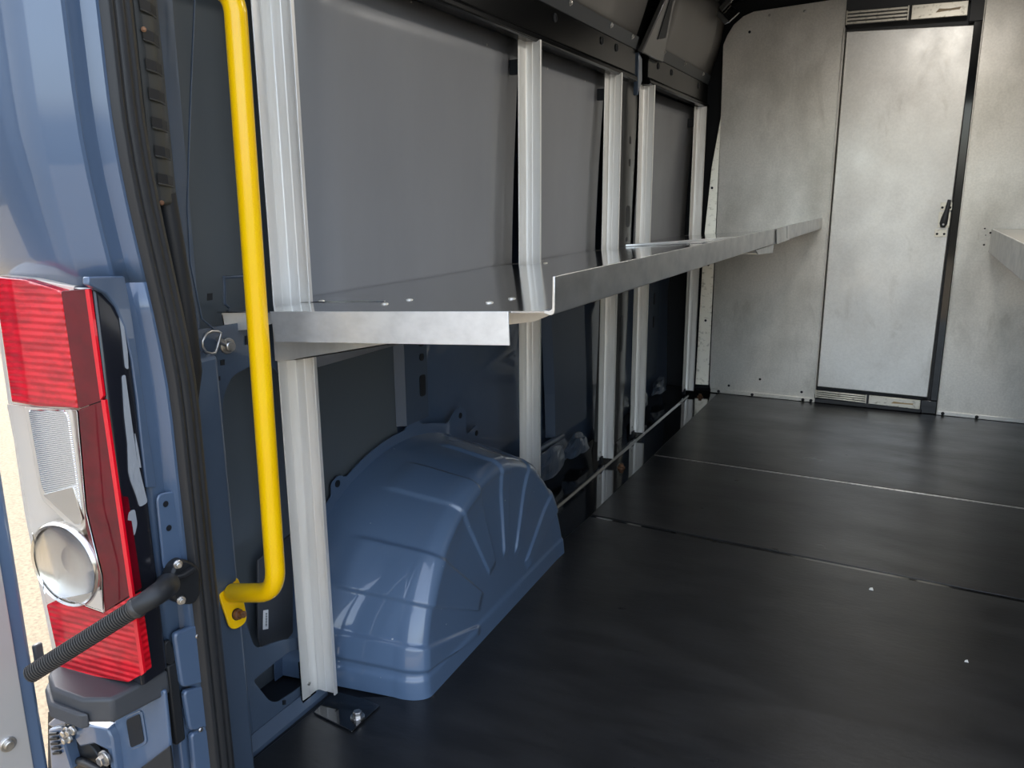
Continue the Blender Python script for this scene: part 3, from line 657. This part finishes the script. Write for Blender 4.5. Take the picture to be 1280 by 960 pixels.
# plate with an oval hole below the lamp
mb = MB(); mb.prism(roundpoly([HY(142, 893, .685), HY(205, 862, .685), HY(218, 990, .685), HY(150, 990, .685)], .008), (0, .006, 0)); mb.build('hole_plate', Mt['paint'], pl, bevel=.002)
c = [HY(159, 899, .6845), HY(176, 891, .6845), HY(182, 926, .6845), HY(165, 934, .6845)]
mb = MB(); mb.prism(roundpoly([HY(157, 896, .6846), HY(178, 887, .6846), HY(185, 929, .6846), HY(163, 938, .6846)], .009), (0, -.0016, 0)); mb.build('hole_rim', Mt['paint'], pl, bevel=.0008)
mb = MB(); mb.prism(roundpoly(c, .007), (0, -.0025, 0)); mb.build('oval_hole', Mt['dark'], pl)
mb = MB(); mb.prism([HY(168, 966, .682), HY(215, 930, .682), HY(222, 990, .682), HY(150, 990, .682)], (0, -.006, 0)); mb.build('black_pad', Mt['black'], pl, bevel=.002)
mb = MB(); mb.prism(roundpoly(face([(203, 803), (209, 798), (216, 820), (213, 830), (204, 828)], -.930), .006), (.006, 0, 0)); mb.build('striker_slot', Mt['black'], pl, bevel=.001)
# dark corner cavity and folded bracketry under the plastic step
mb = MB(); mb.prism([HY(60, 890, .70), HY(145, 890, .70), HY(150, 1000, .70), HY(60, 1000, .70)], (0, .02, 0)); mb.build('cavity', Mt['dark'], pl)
def strap(pts, y, dy, name='bracket_fold', m='paint', bv=.003):
    mb = MB(); mb.prism([HY(a, b, y) for a, b in pts], (0, dy, 0)); return mb.build(name, Mt[m], pl, bevel=bv)
strap([(58, 906), (76, 890), (84, 895), (82, 905), (66, 910)], .660, .03)
strap([(60, 912), (84, 908), (80, 930), (90, 962), (64, 970)], .668, .025)
strap([(96, 908), (104, 905), (134, 912), (140, 925), (146, 970), (140, 972), (134, 938), (118, 930), (100, 934), (92, 922)], .672, .02)
strap([(84, 893), (93, 892), (96, 904), (86, 905)], .665, .01, 'clip', 'lamp_white', .001)
for k in range(5):
    z = 917+k*6.0; strap([(60+k*1.2, z), (70+k, z-1), (71+k, z+2), (61+k*1.2, z+3)], .664, .004, 'vent_slot', 'dark', .0005)
for a, b, r in ((86, 913, .0055), (92, 912, .005), (132, 947, .008), (87, 922, .005)):
    p = HY(a, b, .668); mb = bolt_mb(p, (0, -1, 0), r, .012); mb.build('bolt', Mt['steel'], pl)
mb = MB(); mb.tube([HY(88, 947, .69), HY(110, 955, .672), HY(135, 968, .668)], .006, 10); mb.build('cable', Mt['black'], pl, smooth=True)
mb = MB(); mb.lathe([(.05, 0), (.048, .01), (.03, .012)], HY(112, 950, .698), (0, -1, 0), 28); mb.build('grommet', Mt['black'], pl, bevel=.002)
mb = MB(); mb.box(-.985, -.925, .704, .722, .25, .384); mb.build('side_filler', Mt['black'], pl, bevel=.003)
# ---- weather strip
ws = [(-.922, .752), (-.915, .754), (-.909, .759), (-.908, .765), (-.9115, .769), (-.9135, .772), (-.911, .776), (-.9105, .782), (-.9135, .786), (-.915, .789), (-.9135, .794), (-.9165, .801), (-.926, .806), (-.940, .803), (-.940, .780)]
mb = MB()
zs = [-.30, .75, .80, .85, .90, .95, 1.0, 1.05, 1.1, 1.15, 1.18, 1.95]; n = len(ws)
for k, z in enumerate(zs): mb.v += [Vector((x, y+lean(z), z)) for x, y in ws]
for k in range(len(zs)-1):
    for i in range(n): mb.f.append([k*n+i, k*n+(i+1) % n, (k+1)*n+(i+1) % n, (k+1)*n+i]); mb.mi.append(0)
tag(mb.build('weather_strip', Mt['rubber'], bevel=.0012), 'ribbed black rubber weather strip down the rear door opening', 'seal')
# ---- inner side panel between the seal and the nearest upright
ip = struct(thing('wall_inner', (-1.08, .95, 0), 'blue inner side panel between the seal and nearest upright', 'panel')); del ip['category']
XI = -1.080
def holed(outer, holes, t, name, m):
    """planar sheet in the plane x = XI with holes, made by filling edge loops"""
    bm = bmesh.new(); base = world_base(ip)
    edges = []
    for loop in [outer]+holes:
        vs = [bm.verts.new(p-base) for p in loop]
        for i in range(len(vs)): edges.append(bm.edges.new((vs[i], vs[(i+1) % len(vs)])))
    bmesh.ops.triangle_fill(bm, use_beauty=True, use_dissolve=False, edges=edges)
    bmesh.ops.recalc_face_normals(bm, faces=bm.faces)
    me = bpy.data.meshes.new(name); bm.to_mesh(me); bm.free(); me.materials.append(m)
    o = bpy.data.objects.new(name, me); C.objects.link(o); o.parent = ip
    so = o.modifiers.new('solid', 'SOLIDIFY'); so.thickness = t; so.offset = 0
    return o
out = [Vector((XI, .80, -.30)), Vector((XI, 1.19, -.30)), Vector((XI, 1.19, .115)), Vector((XI, 1.165, .80)), Vector((XI, 1.10, .835)), Vector((XI, .80, .84))]
h1 = roundpoly([HX(a, b, XI) for a, b in [(277, 500), (288, 470), (330, 448), (352, 470), (384, 700), (388, 795), (350, 800), (318, 812), (296, 745), (283, 640)]], .022, 4)
h2 = roundpoly([HX(a, b, XI) for a, b in [(316, 851), (322, 845), (362, 813), (384, 812), (388, 850), (346, 878), (336, 876)]], .016, 4)
holed(out, [h1, h2], .003, 'holed_sheet', Mt['paint_in'])
out2 = [Vector((XI, .80, .842)), Vector((XI, 1.00, .842)), Vector((XI, 1.00, 1.95)), Vector((XI, .80, 1.95))]
mb = MB(); mb.prism([Vector((XI-.004, .80, .836)), Vector((XI-.004, .965, .836)), Vector((XI-.02, .990, 1.62)), Vector((XI+.02, .80, 1.97))], (-.004, 0, 0)); mb.build('upper_sheet', Mt['paint_in'], ip)
mb = MB(); mb.box(-1.222, -1.209, .88, 1.71, -.04, 1.58); mb.build('deep_liner', Mt['deep'], ip, bevel=.004)
mb = MB(); mb.tube([HX(250, 470, XI+.002), HX(262, 560, XI+.002), HX(272, 660, XI+.002), HX(285, 760, XI+.002), HX(306, 830, XI+.002), HX(322, 960, XI+.002)], .0016, 8); mb.build('crease', Mt['paint_in'], ip, smooth=True)
mb = MB(); mb.tube([HX(243, 0, -1.07), HX(237, 150, -1.07), HX(234, 260, -1.075), HX(238, 330, XI+.002), HX(252, 398, XI+.003), HX(268, 412, XI+.003)], .0016, 8); mb.build('crease', Mt['paint_in'], ip, smooth=True)
mb = MB(); mb.tube([HX(280, 345, -1.15), HX(281, 380, -1.15), HX(286, 384, -1.15)], .003, 8); mb.tube([HX(279, 347, -1.15), HX(308, 345, -1.15)], .003, 8); mb.build('pressed_edge', Mt['paint_in'], ip, smooth=True)
for a, b, s in ((262, 371, 4), (278, 453, 3), (273, 473, 2.5), (270, 541, 3), (281, 651, 3), (310, 425, 5), (355, 878, 2.6)):
    P_ = [HX(a-s*.8, b-s, XI+.0022), HX(a+s*.8, b-s*1.2, XI+.0022), HX(a+s*.8, b+s, XI+.0022), HX(a-s*.8, b+s*1.2, XI+.0022)]
    mb = MB(); mb.prism(P_, (.001, 0, 0)); mb.build('punched_hole', Mt['dark'], ip)
for a, b in ((283, 798), (297, 928)):
    mb = MB(); mb.prism([HX(a-8, b-3, -1.05), HX(a+6, b-8, -1.05), HX(a+5, b+4, -1.05), HX(a-8, b+8, -1.05)], (-.01, 0, 0)); mb.build('notch', Mt['dark'], ip)
# floor side return below the panel
mb = MB(); mb.prism([(-1.078, .80, -.30), (-1.060, .80, -.30), (-1.060, .80, .004), (-1.078, .80, .03)], (0, .40, 0)); mb.build('floor_return', Mt['paint_in'], ip, bevel=.004)
mb = MB(); mb.extr([(-.955, .808), (-.950, .818), (-.965, .833), (-1.015, .846), (-1.022, .86), (-1.022, .94), (-1.083, .97), (-1.083, .815), (-1.02, .812)], -.30, .80); mb.build('inner_return', Mt['paint_in'], ip, bevel=.006)
mb = MB(); mb.extr([(-1.0, .862), (-.995, .868), (-1.02, .875), (-1.083, .90), (-1.083, .86)], .80, 1.95); mb.build('inner_return', Mt['paint_in'], ip, bevel=.006)
# ---- slotted black trunking behind the seal
tr = thing('trunking', (-.985, .835, .98), 'black slotted plastic trunking running up behind the weather strip', 'trunking')
TP = lambda r, y, z: (-r*y, y, z)      # (sideways ratio, depth, height)
def trp(z): return [TP(1.215, .770, z), TP(1.195, .778, z), TP(1.165, .800, z), TP(1.150, .822, z), TP(1.165, .850, z), TP(1.24, .85, z)]
mb = MB(); mb.hexa(trp(1.045), trp(1.95)); mb.build('body', Mt['trunk'], tr, bevel=.006)
for k in range(20):
    z = 1.075+k*.0365
    mb = MB()
    f = [TP(1.192, .7795, z), TP(1.167, .7985, z-.002), TP(1.155, .8145, z-.004)]
    g = [Vector(p)+Vector((.0022, -.0016, 0)) for p in f]
    mb.prism([f[0], f[1], f[2], g[2], g[1], g[0]], (0, 0, .0125)); mb.build('slot', Mt['dark'], tr)
    mb = MB(); f2 = [Vector(p)+Vector((.0035, -.0026, -.003)) for p in f]; mb.prism([f[0]+(0, 0, 0) if 0 else Vector(f[0])+Vector((0, 0, -.003)), Vector(f[1])+Vector((0, 0, -.003)), Vector(f[2])+Vector((0, 0, -.003)), f2[2], f2[1], f2[0]], (0, 0, .0028)); mb.build('ridge', Mt['trunk'], tr, bevel=.001)
mb = MB(); mb.tube([TP(1.178, .806, 1.06), TP(1.170, .812, 1.0), TP(1.158, .824, .90), TP(1.155, .834, .80), TP(1.19, .838, .70), TP(1.20, .84, .60)], .015, 14); mb.build('conduit', Mt['black'], tr, smooth=True)
for zz in (1.048, 1.268):
    mb = bolt_mb(TP(1.188, .780, zz), (1, -.8, 0), .0022, .005); mb.build('screw', Mt['rust'], tr)
# ---- tie-down ring
td = thing('tie_down_ring', HX(268, 430, -1.05), 'wire D shaped tie down ring with bolt beside the shelf rear corner', 'ring')
W_ = [(265, 414), (258, 417), (253, 426), (253, 433), (257, 440), (264, 442), (269, 441), (271, 436), (275, 421), (276, 416), (272, 414)]
mb = MB(); mb.tube([HX(a, b, -1.050) for a, b in W_], .0024, 10, closed=True); mb.build('ring', Mt['steel'], td, smooth=True)
mb = bolt_mb(HX(283, 432, -1.078), (1, -.2, 0), .0095, .016, False); mb.build('bolt', Mt['steel'], td, bevel=.0008)
mb = MB(); mb.tube([HX(273, 424, -1.06), HX(279, 428, -1.066), HX(283, 431, -1.076)], .005, 10); mb.build('loop_clip', Mt['steel'], td, smooth=True)
# ---- label with bar code
lb = thing('bar_code_label', HX(332, 774, -1.165), 'small white bar code label low behind the yellow grab handle', 'label')
L4 = [HX(a, b, -1.165) for a, b in [(329, 763), (335, 762), (335, 786), (328.5, 787)]]
mb = MB(); mb.prism(L4, (.001, 0, 0)); mb.build('sticker', Mt['white'], lb)
mb = MB()
for k in range(15):
    f = .16+k*.047; w = .018 if k % 3 else .03
    q = lambda u, f: L4[0].lerp(L4[3], f).lerp(L4[1].lerp(L4[2], f), u)
    mb.prism([q(.42, f), q(.75, f), q(.75, f+w), q(.42, f+w)], (.0014, 0, 0))
mb.build('bars', Mt['ink'], lb)
mb = MB(); mb.prism([HX(320, 700, -1.172), HX(364, 665, -1.172), HX(364, 790, -1.172), HX(356, 800, -1.172), HX(330, 818, -1.172), HX(321, 800, -1.172)], (.006, 0, 0))
tag(mb.build('damping_sheet', Mt['bumper'], bevel=.002), 'dark damping sheet inside the side recess behind the yellow handle', 'sheet')
# ================================================================== YELLOW GRAB HANDLE
gh = thing('grab_handle', (-.95, .93, .40), 'bright yellow tubular grab handle beside the rear door opening', 'handle')
XH = -.905
c0 = HX(291, -40, XH); c1 = HX(344, 690, XH)
bend = HX(345, 738, XH)
fl = HX(289, 741, -1.018)
# rebuilt as a clean bent tube: lower arm, bend, long grip, upper bend, upper arm
arm_y = fl.y
grip_lo = HX(345, 700, XH); grip_hi = HX(293.5, 2, XH)
d = (grip_hi-grip_lo).normalized()
corner = HX(346, 741, XH)
arm = (fl-corner).normalized()
R = .045; n = 8
pts = [fl + (-arm)*.002]
s0 = corner + arm*R; s1 = corner + d*R
for i in range(n+1):
    t = i/n; pts.append((1-t)**2*s0 + 2*t*(1-t)*corner + t*t*s1)
ctop = grip_hi + d*.012
arm2 = Vector((-.86, -.12, .30)).normalized()
u0_ = ctop - d*.03; u1_ = ctop + arm2*.03
for i in range(n+1):
    t = i/n; pts.append((1-t)**2*u0_ + 2*t*(1-t)*ctop + t*t*u1_)
fl2 = ctop+arm2*((-1.078-ctop.x)/arm2.x); pts.append(fl2)
mb = MB(); mb.tube(pts, .0163, 24); mb.build('tube', Mt['yellow'], gh, smooth=True)
mb_u = MB(); uu = Vector((0, 1, 0)); ww = Vector((0, 0, 1)); mb_u.prism(roundpoly([fl2+uu*.025+ww*.062, fl2-uu*.025+ww*.062, fl2-uu*.025-ww*.026, fl2+uu*.025-ww*.026], .022, 6), (.005, 0, 0)); mb_u.build('flange', Mt['yellow'], gh, bevel=.0015)
nrm = (-arm).normalized()
vv = Vector((0, 0, 1)); hh = nrm.cross(vv).normalized(); vv = hh.cross(nrm).normalized()
fp = roundpoly([fl+hh*.025+vv*.026, fl-hh*.025+vv*.026, fl-hh*.019-vv*.064, fl+hh*.019-vv*.064], .022, 6)
mb = MB(); mb.prism([p-nrm*.001 for p in fp], -nrm*.005); gf = mb.build('flange', Mt['yellow'], gh, bevel=.0015)
q = fl - vv*.040
mb = MB(); mb.lathe([(.0105, 0), (.0105, .0008)], q-nrm*.0008, nrm, 18); mb.build('bolt_hole', Mt['dark'], gf)
mb = bolt_mb(q, nrm, .006, .020, False); mb.build('bolt', Mt['rust'], gf)['label'] = 'rusty bolt'
# ================================================================== TAIL LAMP
tl = thing('tail_lamp', (-1.0, .65, .34), 'tall red and clear tail lamp cluster on the rear corner pillar', 'tail lamp')
A_ = Vector((-1.09, .636, 0)); B_ = Vector((-.916, .652, 0)); nl = Vector((B_.y-A_.y, -(B_.x-A_.x), 0)).normalized()   # faces the rear
LP = lambda a, b, d=0.: H(a, b, A_+nl*d, nl)
def lens(pts, name, m, depth=.010, d=.0, rc=.004, bv=.002, parent=tl):
    P_ = [LP(a, b, d) for a, b in pts]
    if rc: P_ = roundpoly(P_, rc, 3)
    mb = MB(); mb.prism(P_, -nl*depth); return mb.build(name, m, parent, bevel=bv)
lens([(-14, 345), (40, 349), (108, 361), (178, 842), (160, 850), (70, 838), (30, 640)], 'housing', Mt['lamp_white'], .030, -.014, .004)
lens([(-9, 346), (30, 350), (76, 364), (97, 511), (45, 508), (14, 503)], 'red_lens', Mt['red'], .016, .002, .003)['label'] = 'upper red lens'
lens([(76, 364), (109, 361), (129, 500), (98, 511)], 'side_lens', Mt['red_dark'], .016, .002, .003)
lens([(98, 512), (129, 501), (166, 742), (130, 765), (128, 735), (108, 660), (99, 560)], 'side_lens', Mt['red_dark'], .016, .001, .003)
lens([(58, 756), (75, 748), (128, 767), (165, 745), (179, 842), (160, 853), (76, 838)], 'red_lens', Mt['red'], .016, .002, .003)['label'] = 'lower red lens'
lens([(126, 500), (131, 500), (180, 842), (176, 845)], 'red_rim', Mt['red_rim'], .004, .005, .001, .001)
lens([(106, 362), (111, 361), (129, 495), (125, 500)], 'red_rim', Mt['red_rim'], .004, .005, .001, .001)
lens([(30, 508), (82, 507), (90, 514), (109, 655), (103, 664), (92, 662), (54, 626), (49, 612)], 'reflector_rim', Mt['lamp_white'], .012, -.002, .005)
rr_ = lens([(35, 512), (80, 512), (86, 520), (104, 650), (100, 656), (94, 655), (57, 618), (52, 608)], 'reverse_reflector', Mt['chrome'], .012, .0, .005)
lens([(54, 618), (92, 608), (104, 650), (100, 656), (94, 655)], 'reflector_step', Mt['bowl'], .012, .002, .003, parent=rr_)
cc = LP(86, 704, -.002); re = (LP(126, 704, -.002)-cc).length
mb = MB()
prof = [(re*1.02, -.010), (re*1.02, .006), (re*.97, .010), (re*.92, .008), (re*.90, .0), (re*.70, -.006), (re*.35, -.010), (re*.05, -.011)]
mb.lathe(prof, cc, nl, 40); fb_ = mb.build('fog_bowl', Mt['bowl'], tl, smooth=True)
mb = MB(); mb.lathe([(re*.92, .004), (re*.86, .009), (re*.6, .013), (re*.25, .0155), (re*.02, .016)], cc, nl, 40); mb.build('fog_lens', Mt['glass'], fb_, smooth=True)
lens([(8, 505), (46, 509), (96, 513), (107, 640), (127, 720), (128, 764), (74, 747), (58, 755), (50, 720)], 'clear_lens', Mt['glass'], .003, .016, .003, .001)
lens([(92, 744), (126, 738), (129, 766), (76, 747)], 'reflector_step', Mt['lamp_white'], .004, .004, .001)
# dark side wall of the lamp, facing the opening, smeared with sealer
mb = MB()
mb.extr([(-.960, .658), (-.918, .6525), (-.914, .656), (-.9165, .690), (-.922, .702), (-.934, .7045), (-.960, .7045)], .385, .945)
bz = mb.build('side_wall', Mt['bezel'], tl, bevel=.004)
def smear(pts, lab=None):
    def on(a, b):
        return H(a, b, (-.914, .656, 0), Vector((.034, .0025, 0)).normalized())
    P_ = roundpoly([on(a, b) for a, b in pts], .004, 2)
    mb = MB(); mb.prism(P_, (.0012, 0, 0)); return mb.build('sealer_smear', Mt['smear'], tl)
mb = MB(); fillc = [(111, 346), (111, 356), (120, 361), (133, 367), (146, 384), (156, 410), (165, 450), (172, 500), (178, 560), (184, 610), (196, 610), (186, 540), (176, 470), (166, 400), (156, 345)]
jp, jn = Vector((-.9025, .656, 0)), Vector((.0345, .0115, 0)).normalized()
mb.prism([H(a, b, jp, jn) for a, b in fillc], (-.012, .0, 0)); mb.build('shoulder', Mt['paint'], pl, bevel=.002)
smear([(152, 470), (156, 468), (163, 520), (170, 570), (177, 600), (182, 620), (184, 628), (174, 634), (170, 620), (163, 602), (160, 590), (159, 555), (155, 520)])
smear([(148, 392), (153, 400), (159, 440), (160, 462), (156, 460), (152, 420)])
smear([(160, 640), (168, 636), (171, 655), (168, 668), (164, 672), (158, 660)])
smear([(168, 540), (172, 560), (176, 585), (173, 584), (169, 560)])
# ---- plastic bumper step under the lamp
bs = thing('bumper_corner', (-1.0, .64, .29), 'dark grey plastic bumper corner step below the tail lamp', 'bumper')
mb = MB()
T = [Vector(p+(.383,)) for p in [(-1.100, .650), (-1.066, .614), (-1.03, .596), (-.968, .598), (-.932, .616), (-.918, .700), (-1.10, .708)]]
mb.hexa([p+Vector((0, 0, -.038)) for p in T], T); mb.build('step', Mt['bumper'], bs, bevel=.005, seg=3)
mb = MB()
T2 = [Vector(p+(.364,)) for p in [(-1.104, .646), (-1.068, .608), (-1.03, .588), (-.968, .590), (-.958, .599), (-1.03, .60), (-1.09, .650)]]
mb.hexa([p+Vector((0, 0, -.024)) for p in T2], T2); mb.build('moulding', Mt['bumper'], bs, bevel=.004, seg=3)
# ---- check strap bracket and harness conduit
cb = thing('strap_bracket', HX(215, 725, -.925), 'black moulded bracket with two screws on the blue jamb holding the conduit', 'bracket')
mb = MB(); mb.prism(roundpoly([HX(a, b, -.925) for a, b in [(199, 722), (206, 703), (217, 695), (229, 700), (238, 708), (238, 740), (230, 752), (214, 752), (203, 745)]], .008, 4), (.022, 0, 0)); mb.build('body', Mt['black'], cb, bevel=.004)
mb = MB(); mb.prism([HX(a, b, -.903) for a, b in [(201, 722), (224, 716), (238, 707), (240, 712), (226, 721), (202, 727)]], (.010, 0, 0)); mb.build('rib', Mt['black'], cb, bevel=.002)
for a, b in ((222, 705), (226, 750)):
    mb = bolt_mb(HX(a, b, -.903), (1, -.4, 0), .0042, .008, False); mb.build('screw', Mt['steel'], cb)
E0_ = HY(176, 756, .622); D0_ = (HY(38, 843, .556)-E0_).normalized()
mb = MB(); Q0 = HX(209, 731, -.908); Q1 = E0_-D0_*.055; mb.tube([(1-t)**2*Q0+2*t*(1-t)*Q1+t*t*(E0_+D0_*.004) for t in [k/14 for k in range(15)]], [.0165-.0035*k/14 for k in range(15)], 18); mb.build('boot', Mt['black'], cb, smooth=True)
hc = thing('harness_conduit', HX(100, 800, -.95), 'black corrugated conduit stretched from the jamb to the open rear door', 'conduit')
e0 = HY(176, 756, .622); e1 = HY(38, 843, .556); 
dirv = e1-e0; L_ = dirv.length
prof = []; N_ = 48
for k in range(N_):
    h = L_*k/N_
    prof += [(.0100, h), (.0122, h+.2*L_/N_), (.0122, h+.6*L_/N_), (.0100, h+.8*L_/N_)]
mb = MB(); mb.lathe(prof, e0, dirv, 18); mb.build('corrugated_tube', Mt['hose'], hc, smooth=True)
mb = MB(); mb.lathe([(.0125, .002), (.0142, .004), (.0142, .010), (.0125, .012)], e0, dirv, 18); mb.build('collar', Mt['hose'], hc, smooth=True)
# ================================================================== OPEN REAR DOOR
rd = thing('rear_door', (-1.16, .30, -.20), 'open rear van door edge with pale inner liner at lower left', 'door')
hd = Vector((-.17, -.985, 0)).normalized(); on = Vector((.985, -.17, 0)).normalized()   # along the door, and its inner face
hp_ = HX(62, 960, -1.100); hp_ = Vector((hp_.x, hp_.y, 0))
def dpt(s, d, z): return hp_ + hd*s + on*d + Vector((0, 0, z))
def dbox(s0, s1, d0, d1, z0, z1, name, m, bv=.004):
    mb = MB(); mb.hexa([dpt(s0, d0, z0), dpt(s1, d0, z0), dpt(s1, d1, z0), dpt(s0, d1, z0)], [dpt(s0, d0, z1), dpt(s1, d0, z1), dpt(s1, d1, z1), dpt(s0, d1, z1)])
    return mb.build(name, Mt[m], rd, bevel=bv)
ZT = 1.95
dbox(0, .75, -.05, -.001, -.30, ZT, 'shell', 'paint', .006)
dbox(.0215, .72, -.001, .003, -.28, 1.80, 'liner', 'door_panel', .001)
p = H(10, 930, dpt(0, .003, 0), on)
mb = bolt_mb(p, on, .007, .008, False); mb.build('bolt', Mt['steel'], rd)
mb = MB(); q = H(44, 810, dpt(0, -.02, 0), on); mb.hexa([q+Vector((0, -.006, -.022)), q+Vector((.008, -.006, -.022)), q+Vector((.008, .008, -.022)), q+Vector((0, .008, -.022))], [q+Vector((0, -.006, .008)), q+Vector((.008, -.006, .008)), q+Vector((.008, .008, .008)), q+Vector((0, .008, .008))]); mb.build('stop_buffer', Mt['bumper'], rd, bevel=.003)
# ================================================================== ROOF LIGHT FITTING near the partition
rl = thing('roof_bracket', (-.88, 4.05, 1.90), 'metal roof bracket at the top corner beside the partition', 'bracket')
yq = 4.12
def ry(pts, y, dy, name, m, bv=.002):
    mb = MB(); mb.prism([HY(a, b, y) for a, b in pts], (0, dy, 0)); return mb.build(name, Mt[m], rl, bevel=bv)
ry([(876, 12), (890, -6), (900, -6), (880, 16), (876, 18)], yq, .05, 'rim', 'steel')
ry([(886, 9), (890, 6), (912, 27), (905, 30)], yq+.01, .02, 'arm', 'paint_rib')
ry([(898, 9), (912, -4), (916, -1), (902, 14)], yq+.01, .02, 'arm', 'paint_rib')
ry([(900, 14), (911, 3), (924, 15), (911, 27)], yq+.04, .02, 'plate', 'black_gloss')
# ================================================================== LIGHT
Mt['lamp_glow'] = mat('lit diffuser', (1, .93, .8, 1), .5)
bs_ = Mt['lamp_glow'].node_tree.nodes['Principled BSDF']; bs_.inputs['Emission Color'].default_value = (1, .88, .68, 1); bs_.inputs['Emission Strength'].default_value = 1.5
for x, y, lab in ((.05, 3.10, 'round warm ceiling lamp near the partition'), (.02, 1.9, 'added unseen ceiling lamp over the wheel arch, lifting the interior light')):  # both out of view and lift the interior; the nearer is added fill
    t = thing('unseen_ceiling_lamp', (x, y, 2.06), lab, 'lamp', 'ceiling lamps')
    mb = MB(); mb.lathe([(.11, 0), (.105, .018), (.09, .022), (.09, .012)], (x, y, 2.066), (0, 0, -1), 32); mb.build('rim', Mt['lamp_white'], t, smooth=True)
    mb = MB(); mb.lathe([(.089, .012), (.08, .026), (.05, .034), (.004, .037)], (x, y, 2.066), (0, 0, -1), 32); mb.build('diffuser', Mt['lamp_glow'], t, smooth=True)
    ld = bpy.data.lights.new('lamp_light', 'AREA'); ld.shape = 'DISK'; ld.size = .17; ld.energy = LAMP_W; ld.color = (1, .96, .90)
    lo = bpy.data.objects.new('lamp_light', ld); C.objects.link(lo); lo.location = (x, y, 2.02)
w = bpy.data.worlds.new('sky'); bpy.context.scene.world = w; w.use_nodes = True
nt = w.node_tree; bg = nt.nodes['Background']
sk = nt.nodes.new('ShaderNodeTexSky'); sk.sky_type = 'NISHITA'; sk.sun_disc = False
SUN_EL, SUN_AZ = math.radians(58), math.radians(-48)      # azimuth from +Y towards +X
sk.sun_elevation = SUN_EL; sk.sun_rotation = SUN_AZ; sk.air_density = 1.2; sk.dust_density = 4.0
hs = nt.nodes.new('ShaderNodeHueSaturation'); hs.inputs['Saturation'].default_value = .62
nt.links.new(sk.outputs[0], hs.inputs['Color']); nt.links.new(hs.outputs[0], bg.inputs[0]); bg.inputs[1].default_value = .26
sd = bpy.data.lights.new('sun', 'SUN'); sd.energy = 1.7; sd.angle = math.radians(.6); sd.color = (1, .95, .86)
so = bpy.data.objects.new('sun', sd); C.objects.link(so)
sdir = Vector((math.sin(SUN_AZ)*math.cos(SUN_EL), math.cos(SUN_AZ)*math.cos(SUN_EL), math.sin(SUN_EL)))
so.rotation_euler = sdir.to_track_quat('Z', 'Y').to_euler()
so.location = (0, -4, 6)
sc = bpy.context.scene
sc.view_settings.view_transform = 'Standard'; sc.view_settings.look = 'None'; sc.view_settings.gamma = 1
sc.view_settings.use_curve_mapping = False; sc.view_settings.exposure = 1.8
